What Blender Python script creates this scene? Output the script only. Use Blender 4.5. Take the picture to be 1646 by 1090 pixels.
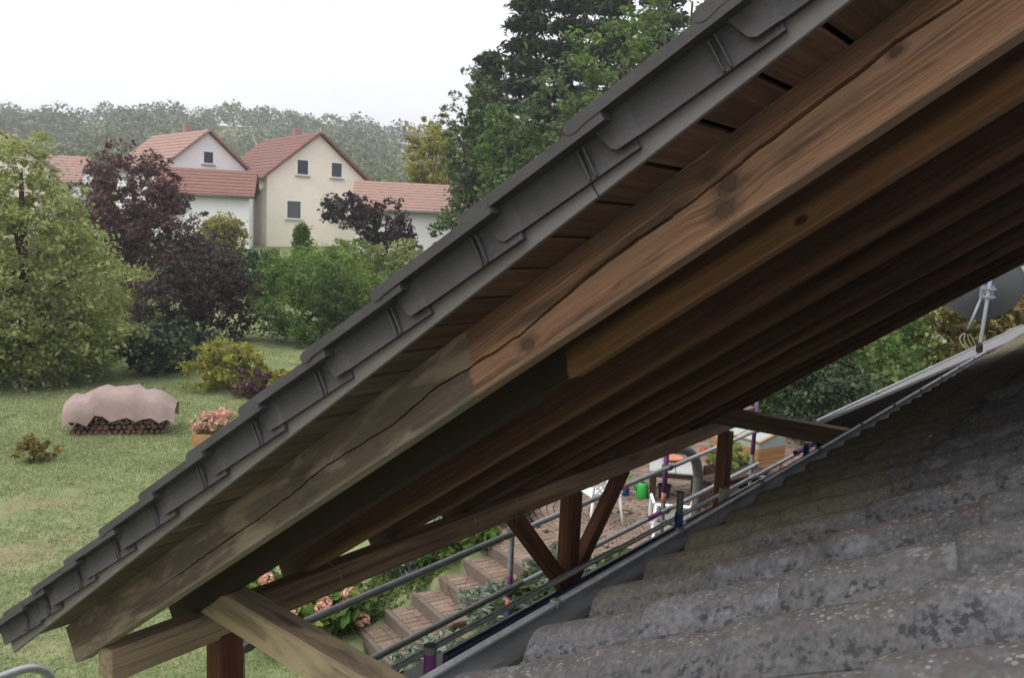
import bpy, bmesh, math, random
import numpy as np
from mathutils import Matrix, Vector
for o in list(bpy.data.objects): bpy.data.objects.remove(o)
random.seed(7); RNG = np.random.default_rng(7)
SC = bpy.context.scene; COL = SC.collection
H = 4.1                       # camera height above the terrace (terrace z = 0); coordinates below are relative to the camera, lifted by H at the end
# ------------------------------------------------------------------ camera
F_PX = 1383.0
up = np.array([.045, -1, -.13]); up /= np.linalg.norm(up)
d1 = np.array([1880 - 823., 395 - 545., F_PX]); ax = d1 - up * (d1 @ up); ax /= np.linalg.norm(ax)
ay = np.cross(up, ax); ay = -ay if ay[2] < 0 else ay
B = np.stack([ax, ay, up])    # world axes in camera coordinates
cam = bpy.data.cameras.new('camera'); camo = bpy.data.objects.new('camera', cam); COL.objects.link(camo)
cam.sensor_width = 36; cam.lens = 36 * F_PX / 1646; cam.clip_start = .02; cam.clip_end = 5000
R_, D_, F_ = B[:, 0], B[:, 1], B[:, 2]
M = Matrix.Identity(4)
for i in range(3): M[i][0] = R_[i]; M[i][1] = -D_[i]; M[i][2] = -F_[i]
M[2][3] = H
camo.matrix_world = M; SC.camera = camo
# ------------------------------------------------------------------ sky and sun (overcast)
SUN_EL, SUN_AZ = math.radians(56), math.radians(165)
w = bpy.data.worlds.new('World'); SC.world = w; w.use_nodes = True
nt = w.node_tree; nt.nodes.clear()
sky = nt.nodes.new('ShaderNodeTexSky'); sky.sky_type = 'NISHITA'; sky.sun_disc = False
sky.sun_elevation = SUN_EL; sky.sun_rotation = math.pi / 2 - SUN_AZ
sky.air_density = 1.6; sky.dust_density = 6; sky.ozone_density = 1
hs = nt.nodes.new('ShaderNodeHueSaturation'); hs.inputs['Saturation'].default_value = .22
tc = nt.nodes.new('ShaderNodeTexCoord'); mp = nt.nodes.new('ShaderNodeMapping'); mp.inputs['Scale'].default_value = (1, 1, 3.2)
nz = nt.nodes.new('ShaderNodeTexNoise'); nz.inputs['Scale'].default_value = 2.2; nz.inputs['Detail'].default_value = 5
rp = nt.nodes.new('ShaderNodeValToRGB')
rp.color_ramp.elements[0].position = .3; rp.color_ramp.elements[0].color = (10.9, 11.0, 11.9, 1)
rp.color_ramp.elements[1].position = .7; rp.color_ramp.elements[1].color = (14.6, 14.5, 14.8, 1)
mx = nt.nodes.new('ShaderNodeMix'); mx.data_type = 'RGBA'; mx.inputs[0].default_value = .8
bg = nt.nodes.new('ShaderNodeBackground'); bg.inputs['Strength'].default_value = .062
wo = nt.nodes.new('ShaderNodeOutputWorld')
L = nt.links.new
L(sky.outputs[0], hs.inputs['Color']); L(tc.outputs['Generated'], mp.inputs[0]); L(mp.outputs[0], nz.inputs['Vector']); L(nz.outputs['Fac'], rp.inputs[0])
L(hs.outputs[0], mx.inputs[6]); L(rp.outputs[0], mx.inputs[7]); L(mx.outputs[2], bg.inputs[0]); L(bg.outputs[0], wo.inputs[0])
sun = bpy.data.lights.new('sun', 'SUN'); sun.energy = 1.0; sun.angle = math.radians(60); sun.color = (1, .96, .9)
suno = bpy.data.objects.new('sun', sun); COL.objects.link(suno)
sd = Vector((math.cos(SUN_EL) * math.cos(SUN_AZ), math.cos(SUN_EL) * math.sin(SUN_AZ), math.sin(SUN_EL)))
suno.rotation_euler = sd.to_track_quat('Z', 'Y').to_euler(); suno.location = (0, 0, 30)
vs = SC.view_settings; vs.view_transform = 'Standard'; vs.look = 'None'; vs.gamma = 1; vs.exposure = 1.02; vs.use_curve_mapping = False
SC.cycles.max_bounces = 6; SC.cycles.diffuse_bounces = 4; SC.cycles.transparent_max_bounces = 8
# ------------------------------------------------------------------ helpers: objects
WM = {}
def link(o, parent=None, mat4=None, name=None):
    COL.objects.link(o)
    m = mat4 if mat4 is not None else Matrix.Identity(4)
    WM[o.name] = m
    if parent is not None:
        o.parent = parent; o.matrix_basis = WM[parent.name].inverted() @ m
    else: o.matrix_basis = m
    return o
def tag(o, label=None, cat=None, group=None, kind=None):
    if label: o['label'] = label
    if cat: o['category'] = cat
    if group: o['group'] = group
    if kind: o['kind'] = kind
    return o
def thing(name, loc, label, cat, group=None):
    return tag(link(bpy.data.objects.new(name, None), None, Matrix.Translation(loc)), label, cat, group)
def frame(o, x, y, z):
    m = Matrix.Identity(4)
    for j, a in enumerate((x, y, z)):
        for i in range(3): m[i][j] = a[i]
    for i in range(3): m[i][3] = o[i]
    return m
class MB:
    def __init__(s): s.v = []; s.f = []
    def add(s, v, f):
        n = len(s.v); s.v += [tuple(p) for p in v]; s.f += [tuple(i + n for i in q) for q in f]; return s
    def box(s, lo, hi, c=0.0, m=None):
        """chamfered box"""
        lo = np.array(lo, float); hi = np.array(hi, float); c = min(c, .45 * float((hi - lo).min()))
        if c <= 0:
            v = [(x, y, z) for x in (lo[0], hi[0]) for y in (lo[1], hi[1]) for z in (lo[2], hi[2])]
            f = [(0, 1, 3, 2), (4, 6, 7, 5), (0, 4, 5, 1), (2, 3, 7, 6), (0, 2, 6, 4), (1, 5, 7, 3)]
        else:
            v = []; idx = {}
            for ix in (0, 1):
                for iy in (0, 1):
                    for iz in (0, 1):
                        p = np.array([(lo, hi)[ix][0], (lo, hi)[iy][1], (lo, hi)[iz][2]]); sg = np.array([1 - 2 * ix, 1 - 2 * iy, 1 - 2 * iz]) * c
                        for k in range(3):
                            q = p + sg; q[k] = p[k]; idx[(ix, iy, iz, k)] = len(v); v.append(tuple(q))
            I = lambda a, b, cc, k: idx[(a, b, cc, k)]
            f = []
            for s_ in (0, 1):
                q = [I(s_, 0, 0, 0), I(s_, 0, 1, 0), I(s_, 1, 1, 0), I(s_, 1, 0, 0)]; f.append(q if s_ == 0 else q[::-1])
                q = [I(0, s_, 0, 1), I(1, s_, 0, 1), I(1, s_, 1, 1), I(0, s_, 1, 1)]; f.append(q if s_ == 0 else q[::-1])
                q = [I(0, 0, s_, 2), I(0, 1, s_, 2), I(1, 1, s_, 2), I(1, 0, s_, 2)]; f.append(q if s_ == 0 else q[::-1])
            for a in (0, 1):
                for b in (0, 1):
                    f.append([I(a, b, 0, 0), I(a, b, 1, 0), I(a, b, 1, 1), I(a, b, 0, 1)])
                    f.append([I(a, 0, b, 0), I(a, 1, b, 0), I(a, 1, b, 2), I(a, 0, b, 2)])
                    f.append([I(0, a, b, 1), I(1, a, b, 1), I(1, a, b, 2), I(0, a, b, 2)])
                    for d in (0, 1): f.append([I(a, b, d, 0), I(a, b, d, 1), I(a, b, d, 2)])
        if m is not None: v = [tuple(m @ Vector(p)) for p in v]
        return s.add(v, f)
    def tube(s, pts, r, n=10, cap=True):
        pts = [Vector(p) for p in pts]; rs = r if hasattr(r, '__len__') else [r] * len(pts)
        v = []; f = []; prev = None
        for i, p in enumerate(pts):
            t = (pts[min(i + 1, len(pts) - 1)] - pts[max(i - 1, 0)]).normalized()
            if prev is None:
                a = Vector((0, 0, 1)) if abs(t.z) < .9 else Vector((1, 0, 0)); u = t.cross(a).normalized()
            else:
                u = (prev - t * prev.dot(t)).normalized()
            prev = u; w_ = t.cross(u)
            for k in range(n):
                an = 2 * math.pi * k / n; v.append(p + (u * math.cos(an) + w_ * math.sin(an)) * rs[i])
        for i in range(len(pts) - 1):
            for k in range(n): f.append((i * n + k, i * n + (k + 1) % n, (i + 1) * n + (k + 1) % n, (i + 1) * n + k))
        if cap: f.append(tuple(range(n))[::-1]); f.append(tuple((len(pts) - 1) * n + k for k in range(n)))
        return s.add(v, f)
    def lathe(s, prof, n=20, o=(0, 0, 0), m=None):
        v = []; f = []
        for (r, z) in prof:
            for k in range(n):
                a = 2 * math.pi * k / n; v.append((o[0] + r * math.cos(a), o[1] + r * math.sin(a), o[2] + z))
        if m is not None: v = [tuple(m @ Vector(p)) for p in v]
        for i in range(len(prof) - 1):
            for k in range(n): f.append((i * n + k, i * n + (k + 1) % n, (i + 1) * n + (k + 1) % n, (i + 1) * n + k))
        return s.add(v, f)
    def prism(s, poly, lo, hi, m=None):
        """poly in (x,z), extruded along y lo..hi"""
        n = len(poly); v = [(x, lo, z) for x, z in poly] + [(x, hi, z) for x, z in poly]
        f = [tuple(range(n)), tuple(range(2 * n - 1, n - 1, -1))] + [(i, i + n, (i + 1) % n + n, (i + 1) % n) for i in range(n)]
        if m is not None: v = [tuple(m @ Vector(p)) for p in v]
        return s.add(v, f)
    def mesh(s, name, mat, smooth=False, fix=True):
        me = bpy.data.meshes.new(name); me.from_pydata(s.v, [], s.f); me.materials.append(mat)
        if fix:
            bm = bmesh.new(); bm.from_mesh(me); bmesh.ops.recalc_face_normals(bm, faces=bm.faces); bm.to_mesh(me); bm.free()
        if smooth: me.shade_smooth()
        return me
    def build(s, name, mat, parent=None, m=None, smooth=False, angle=None):
        me = s.mesh(name, mat, smooth)
        if angle: me.set_sharp_from_angle(angle=math.radians(angle)) if hasattr(me, 'set_sharp_from_angle') else None
        o = bpy.data.objects.new(name, me)
        return link(o, parent, m)
def np_mesh(name, v, f, mat, smooth=False):
    v = np.asarray(v, np.float32); f = np.asarray(f, np.int32); k = f.shape[1]
    me = bpy.data.meshes.new(name); me.vertices.add(len(v)); me.vertices.foreach_set('co', v.ravel())
    me.loops.add(f.size); me.loops.foreach_set('vertex_index', f.ravel())
    me.polygons.add(len(f)); me.polygons.foreach_set('loop_start', np.arange(0, f.size, k, dtype=np.int32)); me.polygons.foreach_set('loop_total', np.full(len(f), k, np.int32))
    if smooth: me.polygons.foreach_set('use_smooth', np.ones(len(f), bool))
    me.update(calc_edges=True); me.validate(); me.materials.append(mat)
    return me
# ------------------------------------------------------------------ helpers: materials
class NT:
    def __init__(s, name):
        s.m = bpy.data.materials.new(name); s.m.use_nodes = True; s.t = s.m.node_tree; s.t.nodes.clear()
        s.out = s.t.nodes.new('ShaderNodeOutputMaterial'); s.tc = s.t.nodes.new('ShaderNodeTexCoord')
    def n(s, ty, **kw):
        x = s.t.nodes.new(ty)
        for k, v in kw.items(): setattr(x, k, v)
        return x
    def put(s, sock, v):
        if v is None: return
        if hasattr(v, 'is_linked') or isinstance(v, bpy.types.NodeSocket): s.t.links.new(v, sock)
        else:
            try: sock.default_value = v
            except Exception: sock.default_value = (*v, 1) if len(v) == 3 else v
    @property
    def obj(s): return s.tc.outputs['Object']
    def pos(s): return s.n('ShaderNodeNewGeometry').outputs['Position']
    def rnd(s): return s.n('ShaderNodeObjectInfo').outputs['Random']
    def island(s): return s.n('ShaderNodeNewGeometry').outputs['Random Per Island']
    def mapv(s, vec, scale=(1, 1, 1), loc=(0, 0, 0)):
        x = s.n('ShaderNodeMapping'); s.put(x.inputs[0], vec); x.inputs['Scale'].default_value = scale; s.put(x.inputs['Location'], loc); return x.outputs[0]
    def jitter(s, vec, amt=37.0):
        c = s.n('ShaderNodeCombineXYZ'); r = s.math('MULTIPLY', s.rnd(), amt)
        for i in range(3): s.put(c.inputs[i], r)
        x = s.n('ShaderNodeVectorMath', operation='ADD'); s.put(x.inputs[0], vec); s.put(x.inputs[1], c.outputs[0]); return x.outputs[0]
    def noise(s, vec, scale=5, detail=4, rough=.55, dist=0):
        x = s.n('ShaderNodeTexNoise'); s.put(x.inputs['Vector'], vec)
        x.inputs['Scale'].default_value = scale; x.inputs['Detail'].default_value = detail; x.inputs['Roughness'].default_value = rough; x.inputs['Distortion'].default_value = dist
        return x.outputs['Fac']
    def vor(s, vec, scale=5, rand=1, feature='F1'):
        x = s.n('ShaderNodeTexVoronoi', feature=feature); s.put(x.inputs['Vector'], vec); x.inputs['Scale'].default_value = scale; x.inputs['Randomness'].default_value = rand; return x.outputs['Distance']
    def ramp(s, fac, stops, interp='LINEAR'):
        x = s.n('ShaderNodeValToRGB'); s.put(x.inputs[0], fac); cr = x.color_ramp; cr.interpolation = interp
        while len(cr.elements) < len(stops): cr.elements.new(.5)
        for e, (p, c) in zip(cr.elements, stops):
            e.position = p; e.color = (*c, 1) if hasattr(c, '__len__') else (c, c, c, 1)
        return x.outputs[0]
    def step(s, fac, a, b):
        x = s.n('ShaderNodeMapRange', interpolation_type='SMOOTHSTEP'); s.put(x.inputs[0], fac); x.inputs[1].default_value = a; x.inputs[2].default_value = b; return x.outputs[0]
    def math(s, op, a, b=None):
        x = s.n('ShaderNodeMath', operation=op); s.put(x.inputs[0], a); s.put(x.inputs[1], b); return x.outputs[0]
    def mix(s, fac, a, b, blend='MIX'):
        x = s.n('ShaderNodeMix', data_type='RGBA', blend_type=blend); s.put(x.inputs[0], fac); s.put(x.inputs[6], a if not isinstance(a, tuple) else (*a, 1)); s.put(x.inputs[7], b if not isinstance(b, tuple) else (*b, 1)); return x.outputs[2]
    def sep(s, vec):
        x = s.n('ShaderNodeSeparateXYZ'); s.put(x.inputs[0], vec); return x.outputs
    def bump(s, h, strength=.4, dist=.01, nrm=None):
        x = s.n('ShaderNodeBump'); s.put(x.inputs['Height'], h); x.inputs['Strength'].default_value = strength; x.inputs['Distance'].default_value = dist
        if nrm is not None: s.put(x.inputs['Normal'], nrm)
        return x.outputs[0]
    def fin(s, color, rough=.8, nrm=None, metal=0, spec=.3, **kw):
        p = s.n('ShaderNodeBsdfPrincipled'); s.put(p.inputs['Base Color'], color if not isinstance(color, tuple) else (*color, 1)); s.put(p.inputs['Roughness'], rough); p.inputs['Metallic'].default_value = metal
        p.inputs['Specular IOR Level'].default_value = spec
        if nrm is not None: s.put(p.inputs['Normal'], nrm)
        for k, v in kw.items(): s.put(p.inputs[k], v)
        s.t.links.new(p.outputs[0], s.out.inputs[0]); return s.m
def dist_to(t, vec, c, sc):
    """scaled distance of vec to point c"""
    x = t.n('ShaderNodeVectorMath', operation='SUBTRACT'); t.put(x.inputs[0], vec); x.inputs[1].default_value = c
    y = t.n('ShaderNodeVectorMath', operation='MULTIPLY'); t.put(y.inputs[0], x.outputs[0]); y.inputs[1].default_value = sc
    z = t.n('ShaderNodeVectorMath', operation='LENGTH'); t.put(z.inputs[0], y.outputs[0]); return z.outputs['Value']
def wood(name, dark, mid, light, old=None, bound=None, knots=(), rough=.75, patch=None, tone=(.55, 1.25), gs=30, bump=.35, knot_amt=1.0, vary=None, edge=None):
    """timber with its grain along local x"""
    t = NT(name); v = t.jitter(t.obj) if not knots else t.obj
    warp = t.noise(t.mapv(v, (1.3, 5, 5)), 1.0, 3, .5)
    cx = t.n('ShaderNodeCombineXYZ'); wv = t.math('MULTIPLY', t.math('SUBTRACT', warp, .5), .05); t.put(cx.inputs[1], wv); t.put(cx.inputs[2], wv)
    va = t.n('ShaderNodeVectorMath', operation='ADD'); t.put(va.inputs[0], v); t.put(va.inputs[1], cx.outputs[0]); gv = va.outputs[0]
    kn = None
    if knots:
        for (px, pz, rr) in knots:
            d = dist_to(t, v, (px, 0, pz), (.55 / rr, 0, 1 / rr)); kn = d if kn is None else t.math('MINIMUM', kn, d)
        # the grain flows round the knots
        pull = t.math('MULTIPLY', t.step(kn, 2.6, .5), .022)
        c2 = t.n('ShaderNodeCombineXYZ'); t.put(c2.inputs[2], pull); v2 = t.n('ShaderNodeVectorMath', operation='ADD'); t.put(v2.inputs[0], gv); t.put(v2.inputs[1], c2.outputs[0]); gv = v2.outputs[0]
    grain = t.noise(t.mapv(gv, (.7, gs, gs)), 1.0, 6, .62, .4)
    fibre = t.noise(t.mapv(gv, (5, 190, 190)), 1.0, 3, .6)
    big = t.noise(t.mapv(v, (.9, 5, 5)), 1.0, 3, .5)
    fac = t.math('ADD', t.math('MULTIPLY', grain, .72), t.math('MULTIPLY', fibre, .28))
    col = t.ramp(fac, [(.34, dark), (.5, mid), (.66, light)])
    col = t.mix(1, col, t.ramp(big, [(.3, tone[0]), (.7, tone[1])]), 'MULTIPLY')
    if edge: col = t.mix(t.math('MULTIPLY', t.step(t.math('ADD', t.sep(t.obj)[2], t.math('MULTIPLY', t.math('SUBTRACT', big, .5), .10)), edge[1], edge[0]), edge[3]), col, t.mix(1, t.ramp(fac, [(.34, .65), (.66, 1.3)]), edge[2], 'MULTIPLY'))
    if vary: col = t.mix(1, col, t.ramp(t.rnd(), [(0, vary[0]), (1, vary[1])]), 'MULTIPLY')
    if old:
        ofac = t.math('ADD', t.math('MULTIPLY', grain, .6), t.math('MULTIPLY', fibre, .4))
        oc = t.ramp(ofac, [(.32, old[0]), (.68, old[1])])
        oc = t.mix(t.step(t.noise(t.mapv(v, (2.2, 9, 9)), 1.0, 4, .6), .52, .68), oc, old[2])
        xb = t.math('ADD', t.sep(t.obj)[0], t.math('MULTIPLY', t.math('SUBTRACT', t.noise(t.mapv(v, (3, 9, 9)), 1.2, 3), .5), .07))
        xb = t.math('ADD', xb, t.math('MULTIPLY', t.sep(t.obj)[2], .45))
        col = t.mix(t.step(xb, bound - .006, bound + .006), col, oc)
    if patch:
        pm = t.step(t.noise(t.mapv(v, (2.0, 7, 7)), 1.0, 5, .6, .5), patch[1], patch[1] + .13); col = t.mix(pm, col, patch[0])
    h = t.math('ADD', t.math('MULTIPLY', grain, .6), t.math('MULTIPLY', fibre, .5))
    kv = t.vor(t.mapv(v, (1.1, 6, 6)), 1.0); kmask = t.math('MULTIPLY', t.step(kv, .17, .05), knot_amt); col = t.mix(kmask, col, t.mix(.75, col, (dark[0] * .6, dark[1] * .6, dark[2] * .6)))
    if kn is not None:
        rings = t.noise(t.mapv(v, (25, 25, 25)), 1.6, 4, .7); kd = t.math('ADD', kn, t.math('MULTIPLY', rings, .5))
        col = t.mix(t.math('MULTIPLY', t.step(kd, 1.35, .75), .85), col, (dark[0] * .8, dark[1] * .8, dark[2] * .85)); col = t.mix(t.math('MULTIPLY', t.step(kd, .7, .3), .6), col, (mid[0] * .6, mid[1] * .65, mid[2] * .75))
    return t.fin(col, rough, t.bump(h, bump, .004), spec=.25)
def plain(name, c, rough=.6, metal=0, var=.25, sc=12, bump=.15, spec=.3):
    t = NT(name); v = t.jitter(t.obj); n1 = t.noise(v, sc, 5, .6); n2 = t.noise(v, sc * 6, 3, .6)
    col = t.mix(1, c, t.ramp(t.math('ADD', t.math('MULTIPLY', n1, .6), t.math('MULTIPLY', n2, .4)), [(.3, 1 - var), (.7, 1 + var)]), 'MULTIPLY')
    return t.fin(col, rough, t.bump(n2, bump, .003), metal, spec)
def leaf_mat(name, a, b, c=None, trans=.35, rough=.6):
    t = NT(name); r = t.island(); g = t.noise(t.pos(), .55, 3, .5)
    col = t.ramp(r, [(0, a), (.6, b)] + ([(1, c)] if c else []))
    col = t.mix(1, col, t.ramp(g, [(.3, .75), (.7, 1.25)]), 'MULTIPLY')
    p = t.n('ShaderNodeBsdfPrincipled'); t.put(p.inputs['Base Color'], col); p.inputs['Roughness'].default_value = rough; p.inputs['Specular IOR Level'].default_value = .2
    tr = t.n('ShaderNodeBsdfTranslucent'); t.put(tr.inputs[0], col); m = t.n('ShaderNodeMixShader'); m.inputs[0].default_value = trans
    t.t.links.new(p.outputs[0], m.inputs[1]); t.t.links.new(tr.outputs[0], m.inputs[2]); t.t.links.new(m.outputs[0], t.out.inputs[0]); return t.m
# --- timber
OLD = ((.10, .082, .062), (.20, .172, .138), (.29, .255, .21))
def rafter_face():
    t = NT('rafter timber, sanded down to a line'); v = t.obj; x, y, z = t.sep(v); kn = None
    for (px, pz, rr) in ((.59, .124, .016), (.565, .078, .021), (.60, .036, .022), (1.213, .036, .019), (.162, .10, .011), (-.6, .05, .016), (2.2, .11, .013), (1.86, .04, .012)):
        d = dist_to(t, v, (px, 0, pz), (.62 / rr, 0, 1 / rr)); kn = d if kn is None else t.math('MINIMUM', kn, d)
    warp = t.math('MULTIPLY', t.math('SUBTRACT', t.noise(t.mapv(v, (1.1, 4, 4)), 1.0, 2, .5), .5), .035)
    pull = t.math('MULTIPLY', t.step(kn, 3.0, .8), .012)
    c2 = t.n('ShaderNodeCombineXYZ'); t.put(c2.inputs[2], t.math('ADD', warp, pull)); v2 = t.n('ShaderNodeVectorMath', operation='ADD'); t.put(v2.inputs[0], v); t.put(v2.inputs[1], c2.outputs[0]); gv = v2.outputs[0]
    rings = t.noise(t.mapv(gv, (.25, 230, 230)), 1.0, 3, .5); fibre = t.noise(t.mapv(gv, (7, 420, 420)), 1.0, 4, .65); streak = t.noise(t.mapv(gv, (.9, 13, 13)), 1.0, 6, .62); blot = t.noise(t.mapv(v, (4, 16, 16)), 1.0, 5, .65)
    col = t.ramp(t.math('ADD', t.math('MULTIPLY', rings, .55), t.math('MULTIPLY', fibre, .45)), [(.32, (.098, .054, .036)), (.5, (.20, .113, .075)), (.68, (.33, .195, .13))])
    low = t.step(t.math('ADD', z, t.math('MULTIPLY', t.math('SUBTRACT', streak, .5), .12)), .135, .075)      # paler below the split, darker above it
    col = t.mix(1, col, t.mix(low, (.82, .78, .78), (1.6, 1.5, 1.4)), 'MULTIPLY')
    grime = t.step(t.math('ADD', t.math('MULTIPLY', streak, .7), t.math('MULTIPLY', blot, .3)), .475, .575); col = t.mix(t.math('MULTIPLY', grime, .78), col, t.ramp(fibre, [(.3, (.055, .04, .031)), (.7, (.125, .088, .066))]))
    pale = t.step(t.math('ADD', t.math('MULTIPLY', t.noise(t.mapv(gv, (.6, 24, 24)), 2.0, 3, .5), .8), t.math('MULTIPLY', blot, .2)), .56, .64); col = t.mix(t.math('MULTIPLY', pale, .6), col, (.44, .26, .17))
    cd = t.math('SUBTRACT', z, t.math('SUBTRACT', .115, t.math('MULTIPLY', x, .031))); cd = t.math('ADD', cd, t.math('MULTIPLY', t.math('SUBTRACT', blot, .5), .03)); strip = t.math('MULTIPLY', t.step(cd, -.034, -.020), t.step(cd, .004, -.002)); col = t.mix(t.math('MULTIPLY', strip, .62), col, t.ramp(fibre, [(.3, (.33, .185, .12)), (.7, (.50, .30, .20))]))
    edge = t.step(z, .016, .002); col = t.mix(t.math('MULTIPLY', edge, .5), col, (.46, .30, .20))
    nk = t.math('ADD', kn, t.math('MULTIPLY', t.math('SUBTRACT', t.noise(v, 60, 5, .75), .5), 1.3)); rg = t.math('SINE', t.math('MULTIPLY', nk, 7))
    col = t.mix(t.math('MULTIPLY', t.step(nk, 1.9, .7), .5), col, (.085, .055, .042)); kc = t.ramp(t.math('ADD', t.math('MULTIPLY', rg, .18), .5), [(.2, (.05, .035, .028)), (.8, (.10, .065, .048))]); col = t.mix(t.math('MULTIPLY', t.step(nk, 1.0, .5), .7), col, kc)
    oc = t.ramp(t.math('ADD', t.math('MULTIPLY', rings, .35), t.math('MULTIPLY', fibre, .65)), [(.3, (.088, .064, .048)), (.7, (.18, .136, .106))])
    om = t.noise(t.mapv(v, (3.2, 13, 13)), 1.0, 5, .62, .5); oc = t.mix(t.math('MULTIPLY', t.step(om, .47, .66), .75), oc, (.32, .255, .20)); oc = t.mix(t.math('MULTIPLY', t.step(t.noise(t.mapv(v, (2.2, 9, 9)), 1.7, 4, .6), .54, .70), .7), oc, (.06, .05, .041))
    oc = t.mix(t.math('MULTIPLY', t.step(z, .014, .002), .45), oc, (.36, .32, .26)); oc = t.mix(t.math('MULTIPLY', t.step(nk, 1.1, .6), .6), oc, (.10, .07, .05))
    xb = t.math('ADD', x, t.math('MULTIPLY', t.math('SUBTRACT', t.noise(t.mapv(v, (6, 40, 40)), 1.0, 4), .5), .045)); xb = t.math('ADD', xb, t.math('MULTIPLY', z, .45))
    col = t.mix(t.step(xb, 1.445, 1.458), col, oc)
    return t.fin(col, .78, t.bump(t.math('ADD', t.math('MULTIPLY', rings, .5), t.math('MULTIPLY', fibre, .7)), .5, .003), spec=.22)
M_RAF1 = rafter_face()
M_RAF = wood('rafter timber dark', (.024, .011, .008), (.052, .025, .017), (.09, .045, .029), tone=(.65, 1.25), gs=90, vary=(.55, 1.5), edge=(.0, .05, (.12, .062, .037), .8))
M_SOFF = wood('soffit board timber', (.075, .043, .029), (.135, .077, .051), (.195, .116, .079), tone=(.75, 1.2), gs=60, vary=(.8, 1.25))
M_SOFF_OLD = wood('weathered soffit board', (.066, .047, .036), (.112, .082, .063), (.17, .13, .10), tone=(.7, 1.2), gs=50, vary=(.8, 1.2))
M_PLATE = wood('plate timber', (.06, .036, .023), (.15, .098, .062), (.25, .17, .11), tone=(.6, 1.25), old=((.2, .15, .1), (.34, .26, .18), (.29, .22, .15)), bound=99)
M_PLATE_END = wood('pale plate timber', (.17, .125, .082), (.28, .215, .145), (.37, .29, .20), tone=(.75, 1.15), patch=((.17, .125, .09), .56))
M_TIE = wood('pale tie timber', (.16, .122, .085), (.27, .21, .145), (.37, .295, .20), tone=(.75, 1.15), patch=((.42, .33, .215), .47), gs=26)
M_TIE2 = wood('brown tie timber', (.05, .03, .02), (.115, .075, .05), (.19, .13, .085))
M_POST = wood('red brown post stain', (.032, .011, .006), (.075, .026, .012), (.13, .05, .022), tone=(.7, 1.2), gs=18)
M_CRACK = plain('split in timber', (.02, .011, .008), .95)
# --- roof coverings and metal
def tile_mat(name, base, lich):
    t = NT(name); v = t.jitter(t.obj); n1 = t.noise(v, 6, 5, .6); n2 = t.noise(v, 90, 4, .6)
    col = t.mix(1, base, t.ramp(n1, [(.3, .8), (.7, 1.2)]), 'MULTIPLY'); col = t.mix(1, col, t.ramp(n2, [(.35, .9), (.65, 1.1)]), 'MULTIPLY')
    up_ = t.step(t.sep(t.n('ShaderNodeNewGeometry').outputs['Normal'])[2], .35, .8)
    sp = t.math('MULTIPLY', t.step(t.noise(v, 40, 5, .7), .52, .66), up_); col = t.mix(t.math('MULTIPLY', sp, .7), col, lich)
    return t.fin(col, .72, t.bump(n2, .35, .002), spec=.35)
M_TILEB = tile_mat('dark grey concrete verge tile', (.058, .055, .058), (.16, .155, .145))
M_FASC = plain('taupe coated verge strip', (.14, .127, .127), .5, 0, .12, 3, .05)
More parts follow.
